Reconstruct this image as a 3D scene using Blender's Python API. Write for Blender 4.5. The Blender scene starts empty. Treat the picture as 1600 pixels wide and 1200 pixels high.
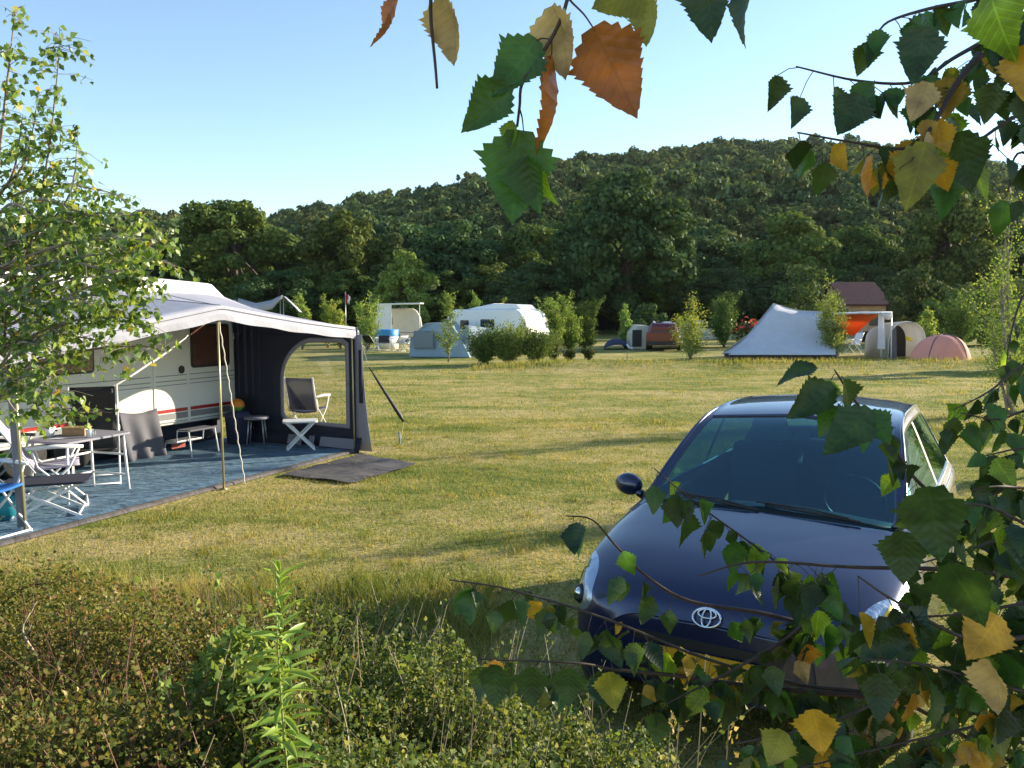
import bpy, math, random
import numpy as np
from math import radians, sin, cos, pi, atan

# ------------------------------------------------------------------ camera
C = bpy.context.scene
F = 1333.0; T = atan(116 / 1333.0); HC = 2.15
cam_d = bpy.data.cameras.new('camera'); cam = bpy.data.objects.new('camera', cam_d)
C.collection.objects.link(cam); C.camera = cam
cam.location = (0, 0, HC); cam.rotation_euler = (pi / 2 - T, 0, 0)
cam_d.sensor_width = 36; cam_d.lens = 36 * F / 1600; cam_d.clip_start = .05; cam_d.clip_end = 3000
# ------------------------------------------------------------------ light
SUN_EL = radians(15.5); SDX, SDY = .905, .425              # towards the sun
SUN_AZ = math.atan2(SDX, SDY)                          # clockwise from +Y
w = bpy.data.worlds.new('World'); C.world = w; w.use_nodes = True
nt = w.node_tree; bg = nt.nodes['Background']
sky = nt.nodes.new('ShaderNodeTexSky'); sky.sky_type = 'NISHITA'; sky.sun_disc = False
sky.sun_elevation = SUN_EL; sky.sun_rotation = SUN_AZ
sky.air_density = 1.0; sky.dust_density = .15; sky.ozone_density = 2.1
nt.links.new(sky.outputs[0], bg.inputs[0]); bg.inputs[1].default_value = .112
sl = bpy.data.lights.new('sun', 'SUN'); sun = bpy.data.objects.new('sun', sl); C.collection.objects.link(sun)
sl.energy = 4.9; sl.angle = radians(.53); sl.color = (1, .87, .68)
from mathutils import Vector, Matrix
Sv = Vector((SDX * cos(SUN_EL), SDY * cos(SUN_EL), sin(SUN_EL)))
sun.rotation_euler = Sv.to_track_quat('Z', 'Y').to_euler(); sun.location = (30, 20, 30)
C.view_settings.view_transform = 'Standard'; C.view_settings.look = 'None'
C.view_settings.exposure = 1.4; C.view_settings.gamma = 1
C.cycles.max_bounces = 7; C.cycles.transparent_max_bounces = 16

rng = np.random.default_rng(7); random.seed(7)
COL = C.collection

# ------------------------------------------------------------------ helpers
def ray(px, py):
    b = (600 - py) / F
    return np.array([(px - 800) / F, cos(T) + b * sin(T), -sin(T) + b * cos(T)])
def P(px, py, Y):
    r = ray(px, py); return np.array([0, 0, HC]) + r * (Y / r[1])
def G(px, py, z=0.):
    r = ray(px, py); return np.array([0, 0, HC]) + r * ((z - HC) / r[2])

def sm(t): t = np.clip(t, 0, 1); return t * t * (3 - 2 * t)

def mesh_np(name, V, Fc, mats=(), mi=None, smooth=False):
    """V (n,3), Fc (m,k) uniform faces"""
    V = np.asarray(V, dtype=np.float32); Fc = np.asarray(Fc, dtype=np.int32); m, k = Fc.shape
    me = bpy.data.meshes.new(name)
    me.vertices.add(len(V)); me.vertices.foreach_set('co', V.ravel())
    me.loops.add(m * k); me.loops.foreach_set('vertex_index', Fc.ravel())
    me.polygons.add(m); me.polygons.foreach_set('loop_start', np.arange(0, m * k, k, dtype=np.int32))
    if mi is not None: me.polygons.foreach_set('material_index', np.asarray(mi, dtype=np.int32))
    if smooth: me.polygons.foreach_set('use_smooth', np.ones(m, dtype=bool))
    for a in mats: me.materials.append(a)
    me.update(calc_edges=True)
    return me

def tag(o, label=None, cat=None, group=None, kind=None):
    if label: o['label'] = label
    if cat: o['category'] = cat
    if group: o['group'] = group
    if kind: o['kind'] = kind
    return o
def link(name, me, parent=None, world=False):
    o = bpy.data.objects.new(name, me); COL.objects.link(o)
    if parent is not None:
        o.parent = parent
        if world:
            off = np.array(parent.get('_o', (0, 0, 0)), dtype=np.float32)
            n = len(me.vertices); a = np.empty(n * 3, dtype=np.float32); me.vertices.foreach_get('co', a)
            a = a.reshape(-1, 3) - off; me.vertices.foreach_set('co', a.ravel()); me.update()
    return o
ORIG = {}
def thing(name, label, cat, loc=(0, 0, 0), rz=0, group=None):
    o = bpy.data.objects.new(name, None); COL.objects.link(o); o.empty_display_size = .2
    o.location = tuple(float(a) for a in loc); o.rotation_euler = (0, 0, rz)
    ORIG[o.name] = np.array(loc, dtype=float)
    return tag(o, label, cat, group)
def dup(root, loc, rz=0, label=None, sc=1, group=None):
    r = root.copy(); COL.objects.link(r); r.location = tuple(float(a) for a in loc); r.rotation_euler = (0, 0, rz)
    r.scale = (sc, sc, sc) if not hasattr(sc, '__len__') else sc
    if label: r['label'] = label
    if group: r['group'] = group
    for ch in list(root.children):
        c = ch.copy(); COL.objects.link(c); c.parent = r
        for g in list(ch.children):
            d = g.copy(); COL.objects.link(d); d.parent = c
    return r

class MB:
    def __init__(s): s.v = []; s.f = []; s.n = 0; s.sm = []
    def add(s, V, Fc, smooth=False):
        V = np.asarray(V, dtype=float).reshape(-1, 3)
        s.v.append(V)
        for f in Fc: s.f.append([int(i) + s.n for i in f]); s.sm.append(smooth)
        s.n += len(V); return s
    def box(s, c, size, rz=0, M=None, bev=0):
        hx, hy, hz = [a / 2 for a in size]; V = []
        for z in (-hz, hz):
            for x, y in ((-hx, -hy), (hx, -hy), (hx, hy), (-hx, hy)): V.append((x, y, z))
        V = np.array(V)
        if M is not None: V = V @ np.array(M).T
        if rz: V = V @ np.array([[cos(rz), -sin(rz), 0], [sin(rz), cos(rz), 0], [0, 0, 1]]).T
        return s.add(V + np.array(c), [(0, 3, 2, 1), (4, 5, 6, 7), (0, 1, 5, 4), (1, 2, 6, 5), (2, 3, 7, 6), (3, 0, 4, 7)])
    def tube(s, pts, r, n=6, cap=True):
        pts = [np.array(p, dtype=float) for p in pts]; r = [r] * len(pts) if np.isscalar(r) else list(r)
        V = []; prev = None
        for i, p in enumerate(pts):
            d = pts[min(i + 1, len(pts) - 1)] - pts[max(i - 1, 0)]; L = np.linalg.norm(d)
            d = d / L if L > 1e-9 else np.array([0, 0, 1.])
            if prev is None: a = np.cross(d, [0, 0, 1.] if abs(d[2]) < .9 else [1., 0, 0])
            else: a = prev - d * np.dot(prev, d)
            a /= np.linalg.norm(a); b = np.cross(d, a); prev = a
            for k in range(n):
                t = 2 * pi * k / n; V.append(p + r[i] * (cos(t) * a + sin(t) * b))
        Fc = []
        for i in range(len(pts) - 1):
            for k in range(n):
                k2 = (k + 1) % n; Fc.append((i * n + k, i * n + k2, (i + 1) * n + k2, (i + 1) * n + k))
        if cap: Fc += [tuple(range(n - 1, -1, -1)), tuple(range((len(pts) - 1) * n, len(pts) * n))]
        return s.add(V, Fc, True)
    def lathe(s, prof, c=(0, 0, 0), n=20, M=None):
        V = []
        for r, z in prof:
            for k in range(n): V.append((r * cos(2 * pi * k / n), r * sin(2 * pi * k / n), z))
        V = np.array(V)
        if M is not None: V = V @ np.array(M).T
        Fc = []
        for i in range(len(prof) - 1):
            for k in range(n):
                k2 = (k + 1) % n; Fc.append((i * n + k, i * n + k2, (i + 1) * n + k2, (i + 1) * n + k))
        return s.add(V + np.array(c), Fc, True)
    def ell(s, c, rad, n=14, M=None):
        prof = [(max(1e-4, sin(pi * i / n)), -cos(pi * i / n)) for i in range(n + 1)]
        m = np.diag(rad)
        if M is not None: m = np.array(M) @ m
        return s.lathe(prof, c, n=n + 4, M=m)
    def grid(s, A, smooth=True, flip=False):
        A = np.asarray(A, dtype=float); nu, nv = A.shape[:2]; Fc = []
        for i in range(nu - 1):
            for j in range(nv - 1):
                q = (i * nv + j, (i + 1) * nv + j, (i + 1) * nv + j + 1, i * nv + j + 1)
                Fc.append(q[::-1] if flip else q)
        return s.add(A.reshape(-1, 3), Fc, smooth)
    def prism(s, poly, ext, smooth=False):
        """poly: list of 3d points (planar), ext: extrusion vector"""
        A = np.array(poly, dtype=float); n = len(A); B = A + np.array(ext)
        Fc = [tuple(range(n - 1, -1, -1)), tuple(range(n, 2 * n))] + [(k, (k + 1) % n, n + (k + 1) % n, n + k) for k in range(n)]
        return s.add(np.r_[A, B], Fc, smooth)
    def build(s, name, mat, parent=None, world=False, bevel=0, solid=0, sub=0):
        me = bpy.data.meshes.new(name); V = np.concatenate(s.v)
        if world and parent is not None: V = V - ORIG[parent.name]
        me.from_pydata(V.tolist(), [], s.f); me.update()
        me.polygons.foreach_set('use_smooth', np.array(s.sm, dtype=bool))
        for a in (mat if isinstance(mat, (list, tuple)) else [mat]): me.materials.append(a)
        o = bpy.data.objects.new(name, me); COL.objects.link(o)
        if parent is not None: o.parent = parent
        if solid:
            m = o.modifiers.new('s', 'SOLIDIFY'); m.thickness = solid; m.offset = 0
        if bevel:
            m = o.modifiers.new('b', 'BEVEL'); m.width = bevel; m.segments = 2; m.limit_method = 'ANGLE'
        return o

# ------------------------------------------------------------------ materials
def nodes(name):
    m = bpy.data.materials.new(name); m.use_nodes = True; t = m.node_tree
    return m, t, t.nodes['Principled BSDF'], t.nodes['Material Output']
def mat(name, col, rough=.6, metal=0, noise=0, nscale=8, bump=0, bscale=40, coat=0, spec=.5):
    m, t, b, o = nodes(name)
    b.inputs['Roughness'].default_value = rough; b.inputs['Metallic'].default_value = metal
    b.inputs['Coat Weight'].default_value = coat; b.inputs['Coat Roughness'].default_value = .04
    b.inputs['Specular IOR Level'].default_value = spec
    b.inputs['Base Color'].default_value = (*col, 1)
    if noise:
        tc = t.nodes.new('ShaderNodeTexCoord'); n = t.nodes.new('ShaderNodeTexNoise'); n.inputs['Scale'].default_value = nscale
        n.inputs['Detail'].default_value = 6; t.links.new(tc.outputs['Object'], n.inputs['Vector'])
        r = t.nodes.new('ShaderNodeMapRange'); r.inputs[1].default_value = .3; r.inputs[2].default_value = .7
        r.inputs[3].default_value = 1 - noise; r.inputs[4].default_value = 1 + noise * .6
        t.links.new(n.outputs[0], r.inputs[0])
        mx = t.nodes.new('ShaderNodeVectorMath'); mx.operation = 'SCALE'; mx.inputs[0].default_value = col
        t.links.new(r.outputs[0], mx.inputs['Scale']); t.links.new(mx.outputs[0], b.inputs['Base Color'])
    if bump:
        tc = t.nodes.new('ShaderNodeTexCoord'); n = t.nodes.new('ShaderNodeTexNoise'); n.inputs['Scale'].default_value = bscale
        n.inputs['Detail'].default_value = 4
        t.links.new(tc.outputs['Object'], n.inputs['Vector'])
        bp = t.nodes.new('ShaderNodeBump'); bp.inputs['Strength'].default_value = bump; bp.inputs['Distance'].default_value = .03
        t.links.new(n.outputs[0], bp.inputs['Height']); t.links.new(bp.outputs[0], b.inputs['Normal'])
    return m
def ramp(t, cols):
    r = t.nodes.new('ShaderNodeValToRGB'); e = r.color_ramp.elements
    e[0].position = cols[0][0]; e[0].color = (*cols[0][1], 1); e[1].position = cols[-1][0]; e[1].color = (*cols[-1][1], 1)
    for p_, c_ in cols[1:-1]:
        x = e.new(p_); x.color = (*c_, 1)
    return r
def leafmat(name, cols, trans=.35, rough=.5, spec=.4, objvar=0, nz=0, tcol=1.5):
    m, t, b, o = nodes(name)
    g = t.nodes.new('ShaderNodeNewGeometry'); r = ramp(t, cols); t.links.new(g.outputs['Random Per Island'], r.inputs[0])
    col = r.outputs[0]
    if objvar:
        oi = t.nodes.new('ShaderNodeObjectInfo'); h = t.nodes.new('ShaderNodeHueSaturation')
        mr = t.nodes.new('ShaderNodeMapRange'); mr.inputs[3].default_value = .5 - .03 * objvar; mr.inputs[4].default_value = .5 + .02 * objvar
        t.links.new(oi.outputs['Random'], mr.inputs[0]); t.links.new(mr.outputs[0], h.inputs['Hue'])
        mv = t.nodes.new('ShaderNodeMapRange'); mv.inputs[3].default_value = 1 - .3 * objvar; mv.inputs[4].default_value = 1 + .35 * objvar
        mm = t.nodes.new('ShaderNodeMath'); mm.operation = 'FRACT'; ml = t.nodes.new('ShaderNodeMath'); ml.operation = 'MULTIPLY'
        ml.inputs[1].default_value = 7.31; t.links.new(oi.outputs['Random'], ml.inputs[0]); t.links.new(ml.outputs[0], mm.inputs[0])
        t.links.new(mm.outputs[0], mv.inputs[0]); t.links.new(mv.outputs[0], h.inputs['Value'])
        t.links.new(col, h.inputs['Color']); col = h.outputs[0]
    if nz:
        tc = t.nodes.new('ShaderNodeTexCoord'); n = t.nodes.new('ShaderNodeTexNoise'); n.inputs['Scale'].default_value = nz
        t.links.new(tc.outputs['Object'], n.inputs['Vector']); n.inputs['Detail'].default_value = 5
        mr = t.nodes.new('ShaderNodeMapRange'); mr.inputs[1].default_value = .3; mr.inputs[2].default_value = .7
        mr.inputs[3].default_value = .6; mr.inputs[4].default_value = 1.4
        t.links.new(n.outputs[0], mr.inputs[0]); sc = t.nodes.new('ShaderNodeVectorMath'); sc.operation = 'SCALE'
        t.links.new(col, sc.inputs[0]); t.links.new(mr.outputs[0], sc.inputs['Scale']); col = sc.outputs[0]
    t.links.new(col, b.inputs['Base Color']); b.inputs['Roughness'].default_value = rough
    b.inputs['Specular IOR Level'].default_value = spec
    tr = t.nodes.new('ShaderNodeBsdfTranslucent'); mx = t.nodes.new('ShaderNodeMixShader'); mx.inputs[0].default_value = trans
    sc = t.nodes.new('ShaderNodeVectorMath'); sc.operation = 'MULTIPLY'; sc.inputs[1].default_value = (tcol * 1.15, tcol, tcol * .45)
    t.links.new(col, sc.inputs[0]); t.links.new(sc.outputs[0], tr.inputs[0])
    t.links.new(b.outputs[0], mx.inputs[1]); t.links.new(tr.outputs[0], mx.inputs[2]); t.links.new(mx.outputs[0], o.inputs[0])
    return m
def cloth(name, col, trans=.3, rough=.8, bump=.2, bscale=6, noise=.08):
    m = mat(name, col, rough, noise=noise, nscale=3, bump=bump, bscale=bscale); t = m.node_tree
    b = t.nodes['Principled BSDF']; o = t.nodes['Material Output']
    tr = t.nodes.new('ShaderNodeBsdfTranslucent'); tr.inputs[0].default_value = (*col, 1)
    mx = t.nodes.new('ShaderNodeMixShader'); mx.inputs[0].default_value = trans
    t.links.new(b.outputs[0], mx.inputs[1]); t.links.new(tr.outputs[0], mx.inputs[2]); t.links.new(mx.outputs[0], o.inputs[0])
    return m
def glass(name, tint=(.3, .42, .42), base=.05, rough=.02):
    m, t, b, o = nodes(name); t.nodes.remove(b)
    tp = t.nodes.new('ShaderNodeBsdfTransparent'); tp.inputs[0].default_value = (*tint, 1)
    gl = t.nodes.new('ShaderNodeBsdfGlossy'); gl.inputs['Roughness'].default_value = rough
    fw_ = t.nodes.new('ShaderNodeLayerWeight'); pw = t.nodes.new('ShaderNodeMath'); pw.operation = 'POWER'; pw.inputs[1].default_value = 4.; t.links.new(fw_.outputs['Facing'], pw.inputs[0]); lw = t.nodes.new('ShaderNodeMath'); lw.operation = 'MULTIPLY_ADD'; lw.inputs[1].default_value = .9; lw.inputs[2].default_value = .04; t.links.new(pw.outputs[0], lw.inputs[0])
    ad = t.nodes.new('ShaderNodeMath'); ad.operation = 'ADD'; ad.inputs[1].default_value = base; ad.use_clamp = True
    mx = t.nodes.new('ShaderNodeMixShader')
    t.links.new(lw.outputs[0], ad.inputs[0]); t.links.new(ad.outputs[0], mx.inputs[0])
    t.links.new(tp.outputs[0], mx.inputs[1]); t.links.new(gl.outputs[0], mx.inputs[2]); t.links.new(mx.outputs[0], o.inputs[0])
    return m

M = {}
M['bark'] = mat('bark', (.09, .07, .055), .9, noise=.4, nscale=12, bump=.6, bscale=20)
M['birchbark'] = mat('birch_bark', (.24, .20, .17), .8, noise=.5, nscale=14)
M['twig'] = mat('twig', (.055, .035, .028), .7, noise=.3, nscale=60)
M['white_metal'] = mat('white_metal', (.75, .75, .76), .35)
M['grey_metal'] = mat('grey_metal', (.45, .46, .48), .35, .6)
M['white_pl'] = mat('white_plastic', (.8, .8, .8), .45, noise=.05)
M['black'] = mat('black_plastic', (.012, .012, .014), .5)
M['dark_fab'] = cloth('dark_blue_fabric', (.022, .026, .05), .08)
M['grey_fab'] = cloth('grey_fabric', (.30, .30, .36), .2)
M['mid_fab'] = cloth('mid_grey_fabric', (.14, .14, .17), .15)
M['canvas'] = cloth('canopy_canvas', (.41, .42, .49), .22, bump=.35, bscale=3)
M['rubber'] = mat('rubber', (.015, .015, .015), .8)
M['chrome'] = mat('chrome', (.8, .8, .82), .12, 1)
M['red'] = mat('red_paint', (.35, .02, .02), .3)

# ------------------------------------------------------------------ terrain
def H(x, y):
    x = np.asarray(x, dtype=float); y = np.asarray(y, dtype=float)
    z = .5 * sm((3.0 - y) / 1.6)
    # low dry bank across the field
    c = 31.5 + .09 * (x - 5); b = np.exp(-((y - c) / 1.1) ** 2) * .22 * sm((x + 2) / 4)
    z = z + b + .03 * np.sin(x * .31 + 1) * np.sin(y * .23) * sm((y - 9) / 8)
    return z
def terrain():
    ys = np.concatenate([np.linspace(-8, 6, 60), np.linspace(6.3, 45, 130), np.geomspace(46, 2500, 50)])
    xs = np.concatenate([-np.geomspace(2500, 22, 40), np.linspace(-21, 21, 110), np.geomspace(22, 2500, 40)])
    X, Y = np.meshgrid(xs, ys, indexing='ij'); A = np.stack([X, Y, H(X, Y)], -1)
    m, t, b, o = nodes('meadow_grass'); b.inputs['Roughness'].default_value = .95; b.inputs['Specular IOR Level'].default_value = .1
    tc = t.nodes.new('ShaderNodeTexCoord')
    def nz(s, d=6, dist=0, scl=None):
        n = t.nodes.new('ShaderNodeTexNoise'); n.inputs['Scale'].default_value = s; n.inputs['Detail'].default_value = d
        n.inputs['Roughness'].default_value = .65; n.inputs['Distortion'].default_value = dist
        if scl:
            mp = t.nodes.new('ShaderNodeMapping'); mp.inputs['Scale'].default_value = scl
            t.links.new(tc.outputs['Object'], mp.inputs[0]); t.links.new(mp.outputs[0], n.inputs['Vector'])
        else: t.links.new(tc.outputs['Object'], n.inputs['Vector'])
        return n.outputs[0]
    big = nz(.35, 5, .6, (.6, 1.5, 1)); mid = nz(2.2, 6, .4); fine = nz(28, 5)
    ad = t.nodes.new('ShaderNodeMath'); ad.operation = 'MULTIPLY_ADD'; ad.inputs[1].default_value = .38
    t.links.new(mid, ad.inputs[0]); 
    a2 = t.nodes.new('ShaderNodeMath'); a2.operation = 'MULTIPLY'; a2.inputs[1].default_value = .62; t.links.new(big, a2.inputs[0]); t.links.new(a2.outputs[0], ad.inputs[2])
    a3 = t.nodes.new('ShaderNodeMath'); a3.operation = 'MULTIPLY_ADD'; a3.inputs[1].default_value = .35; t.links.new(fine, a3.inputs[0])
    a4 = t.nodes.new('ShaderNodeMath'); a4.operation = 'MULTIPLY'; a4.inputs[1].default_value = .65; t.links.new(ad.outputs[0], a4.inputs[0]); t.links.new(a4.outputs[0], a3.inputs[2])
    r = ramp(t, [(.40, (.08, .125, .022)), (.455, (.17, .20, .04)), (.50, (.30, .275, .085)), (.545, (.44, .345, .145)), (.61, (.51, .40, .19))])
    t.links.new(a3.outputs[0], r.inputs[0])
    # earth tone beyond the bank
    sx = t.nodes.new('ShaderNodeSeparateXYZ'); t.links.new(tc.outputs['Object'], sx.inputs[0])
    t.links.new(r.outputs[0], b.inputs['Base Color'])
    bp = t.nodes.new('ShaderNodeBump'); bp.inputs['Strength'].default_value = .9; bp.inputs['Distance'].default_value = .05
    hb = nz(16, 6); t.links.new(hb, bp.inputs['Height']); t.links.new(bp.outputs[0], b.inputs['Normal'])
    mb = MB(); mb.grid(A, True); return tag(mb.build('ground', m), kind='structure')
terrain()

SKY_PX = [-400, -100, 160, 230, 300, 430, 560, 640, 700, 800, 880, 1000, 1150, 1300, 1400, 1500, 1560, 1620, 1800, 2300]
SKY_PY = [365, 352, 350, 340, 345, 345, 322, 305, 292, 272, 255, 243, 228, 226, 236, 250, 275, 315, 345, 360]
HTREE = 8.5
def hill_z(px, d):
    """ground height of the wooded hill at picture column px and distance d"""
    R = 340.
    zr = 2.15 + (484 - np.interp(px, SKY_PX, SKY_PY)) / F * R - HTREE
    u = np.clip((d - 95) / (R - 95), 0, None)
    prof = np.where(u < 1, np.clip(u, 0, 1) ** .97, 1 - (u - 1) * .5)
    return np.maximum(zr * prof, -2) + 0 * d
def hill():
    pxs = np.linspace(-700, 2600, 120); ds = np.linspace(88, 520, 60)
    A = []
    for px in pxs:
        for d in ds: A.append(((px - 800) / F * d, d, float(hill_z(px, d)) + 1.2 * sin(px * .02) * sin(d * .05)))
    m = mat('hill_soil', (.03, .035, .015), .95, noise=.3, nscale=.1)
    mb = MB(); mb.grid(np.array(A).reshape(120, 60, 3), True, True); tag(mb.build('hill', m), kind='structure')
hill()

# ------------------------------------------------------------------ foliage tools
def frames(n, nrm, spin=None):
    nrm = nrm / (np.linalg.norm(nrm, axis=1, keepdims=True) + 1e-9)
    a = np.cross(nrm, rng.normal(size=(n, 3))); a /= np.linalg.norm(a, axis=1, keepdims=True) + 1e-9
    b = np.cross(nrm, a)
    return np.stack([a, b, nrm], -1)         # columns
def frames_dir(dirs, nrm):
    """leaf length axis along dirs (local y), normal near nrm (local z)"""
    y = dirs / (np.linalg.norm(dirs, axis=1, keepdims=True) + 1e-9)
    x = np.cross(y, nrm); x /= np.linalg.norm(x, axis=1, keepdims=True) + 1e-9
    z = np.cross(x, y); return np.stack([x, y, z], -1)
def scatter(Tv, Tf, Pp, R, S):
    Tv = np.array(Tv, dtype=np.float32); Tf = np.array(Tf); n = len(Pp); m = len(Tv)
    S = np.asarray(S, dtype=np.float32).reshape(n, 1, -1)
    V = np.einsum('nij,nmj->nmi', R, Tv[None] * S) + np.asarray(Pp)[:, None]
    Fc = (Tf[None] + (np.arange(n) * m)[:, None, None]).reshape(-1, Tf.shape[1])
    return V.reshape(-1, 3), Fc
QUAD = ([(-.5, -.5, 0), (.5, -.42, .08), (.5, .5, -.05), (-.42, .5, .1)], [(0, 1, 2, 3)])
LEAF4 = ([(0, 0, 0), (-.4, .36, .09), (0, 1, -.06), (.4, .36, .09), (0, .42, 0)], [(0, 4, 1), (1, 4, 2), (2, 4, 3), (3, 4, 0)])
LANCE = ([(0, 0, 0), (-.09, .4, .03), (0, 1, -.12), (.09, .4, .03), (0, .45, 0)], [(0, 4, 1), (1, 4, 2), (2, 4, 3), (3, 4, 0)])
def leaf_hi(seed=0, seg=14, fold=.12, curl=.15, ser=.09, wmax=.44, twist=0.):
    r = np.random.default_rng(seed); V = []; Fc = []
    for i in range(seg + 1):
        t = i / seg
        w_ = wmax * (min(1, t / .30) ** .62) * (1 - max(0, (t - .30) / .70)) ** .82 * (1.0 if t > .3 else 1)
        for sgn in (-1, 0, 1):
            ww = w_ * (1 + (ser * (1 if i % 2 else -1) + r.uniform(-.05, .05)) * (1 if 0 < i < seg else 0)) if sgn else 0
            tt = t - (.03 if (sgn and i % 2) else 0)
            x = sgn * ww; tw = twist * t
            z = fold * abs(x) * 2 + curl * (t * t - t) * 1.2 + r.uniform(-.012, .012)
            V.append((x * cos(tw) - z * sin(tw) * .5, tt, z * cos(tw) + x * sin(tw)))
    for i in range(seg):
        a = i * 3
        Fc += [(a, a + 1, a + 4, a + 3), (a + 1, a + 2, a + 5, a + 4)]
    return V, Fc

def crown(nb, rx, rz, cz, blob, nleaf, lsize, flat=.75, top=0, shell=.55):
    """leaf positions/normals of a broadleaf crown of nb clumps"""
    Pp = []; Nn = []
    d = rng.normal(size=(nb, 3)); d /= np.linalg.norm(d, axis=1, keepdims=True)
    rad = shell + (1 - shell) * rng.random(nb) ** .6
    c = d * rad[:, None] * np.array([rx, rx, rz])
    c[:, :2] *= (1 - top * np.clip(c[:, 2:3] / rz, -1, 1))
    c += rng.normal(size=c.shape) * blob * .35
    for i in range(nb):
        r = blob * rng.uniform(.6, 1.35)
        k = int(nleaf * (r / blob) ** 2)
        q = rng.normal(size=(k, 3)); q /= np.linalg.norm(q, axis=1, keepdims=True)
        rr = r * (.55 + .5 * rng.random(k) ** .7)
        Pp.append(c[i] + q * rr[:, None] * np.array([1, 1, flat])); Nn.append(q + rng.normal(size=(k, 3)) * .55 + np.array([0, 0, .25]))
    Pp = np.concatenate(Pp); Nn = np.concatenate(Nn); Pp[:, 2] += cz
    Pp[:, 2] = np.maximum(Pp[:, 2], .15)
    S = lsize * rng.uniform(.6, 1.35, len(Pp))
    return Pp, frames(len(Pp), Nn), S, c + np.array([0, 0, cz])

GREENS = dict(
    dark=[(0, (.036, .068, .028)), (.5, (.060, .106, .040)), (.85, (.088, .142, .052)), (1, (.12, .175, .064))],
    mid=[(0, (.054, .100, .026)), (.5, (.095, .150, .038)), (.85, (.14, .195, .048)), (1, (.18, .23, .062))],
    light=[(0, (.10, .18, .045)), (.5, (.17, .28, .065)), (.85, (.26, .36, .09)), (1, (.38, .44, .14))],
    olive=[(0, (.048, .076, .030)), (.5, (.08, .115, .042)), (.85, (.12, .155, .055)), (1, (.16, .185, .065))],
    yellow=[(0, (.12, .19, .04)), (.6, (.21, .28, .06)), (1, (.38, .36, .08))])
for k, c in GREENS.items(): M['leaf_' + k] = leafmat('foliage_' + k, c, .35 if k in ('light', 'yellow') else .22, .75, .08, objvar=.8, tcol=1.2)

def tree_proto(name, h, rx, nb, blob, nleaf, ls, tone, top=.25, base=.28, shell=.5, loc=(0, 0, -200), trunk=True):
    """one tree around its own foot; returns the root"""
    root = thing(name, '', 'tree', (0, 0, 0))
    cz = h * (1 + base) / 2; rz = h * (1 - base) / 2
    Pp, R, S, cs = crown(nb, rx, rz - blob * .5, cz, blob, int(nleaf * 1.35), ls * .66, top=top, shell=shell)
    V, Fc = scatter(*QUAD, Pp, R, S)
    o = link('crown', mesh_np('crown', V, Fc, [M['leaf_' + tone]]), root)
    mb = MB(); r0 = h * .022 + .05
    mb.tube([(0, 0, -.3), (.02 * h * .2, 0, h * .25), (-.1, .1, h * .55), (0, 0, h * .85)], [r0 * 1.2, r0, r0 * .6, r0 * .15], 8)
    for i in range(0, nb, max(1, nb // 14)):
        a = np.array([0, 0, h * rng.uniform(.22, .6)]); b = cs[i]; mid_ = (a + b) / 2 + np.array([0, 0, .3])
        mb.tube([a, mid_, b], [r0 * .45, r0 * .28, r0 * .08], 5)
    mb.build('trunk', M['bark'], root)
    return root

exec_parts = []
# ------------------------------------------------------------------ trees at the edge of the meadow
def place_tree(proto, used, px, ytop, d, h0, wscale, label, cat='tree', group=None, z=0.):
    top = P(px, ytop, d)[2] - z; s = top / h0
    loc = ((px - 800) / F * d / cos(0), d, z)
    if not used.get(proto.name):
        used[proto.name] = 1; r = proto; r.location = loc; r.rotation_euler = (0, 0, random.uniform(0, 6))
        r.scale = (s * wscale, s * wscale, s); r['label'] = label; r['group'] = group or ''; 
    else:
        r = dup(proto, loc, random.uniform(0, 6), label, (s * wscale, s * wscale, s), group)
    if group: r['group'] = group
    elif 'group' in r: del r['group']
    r['category'] = cat
    return r
U = {}
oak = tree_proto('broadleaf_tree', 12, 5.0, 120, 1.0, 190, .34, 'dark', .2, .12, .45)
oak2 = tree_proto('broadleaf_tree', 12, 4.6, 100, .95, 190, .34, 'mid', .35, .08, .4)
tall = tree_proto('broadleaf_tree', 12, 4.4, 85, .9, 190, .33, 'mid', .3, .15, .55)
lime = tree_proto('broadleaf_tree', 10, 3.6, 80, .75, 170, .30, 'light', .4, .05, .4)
oak['label'] = ''
GT = 'trees standing along the far edge of the meadow'
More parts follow.
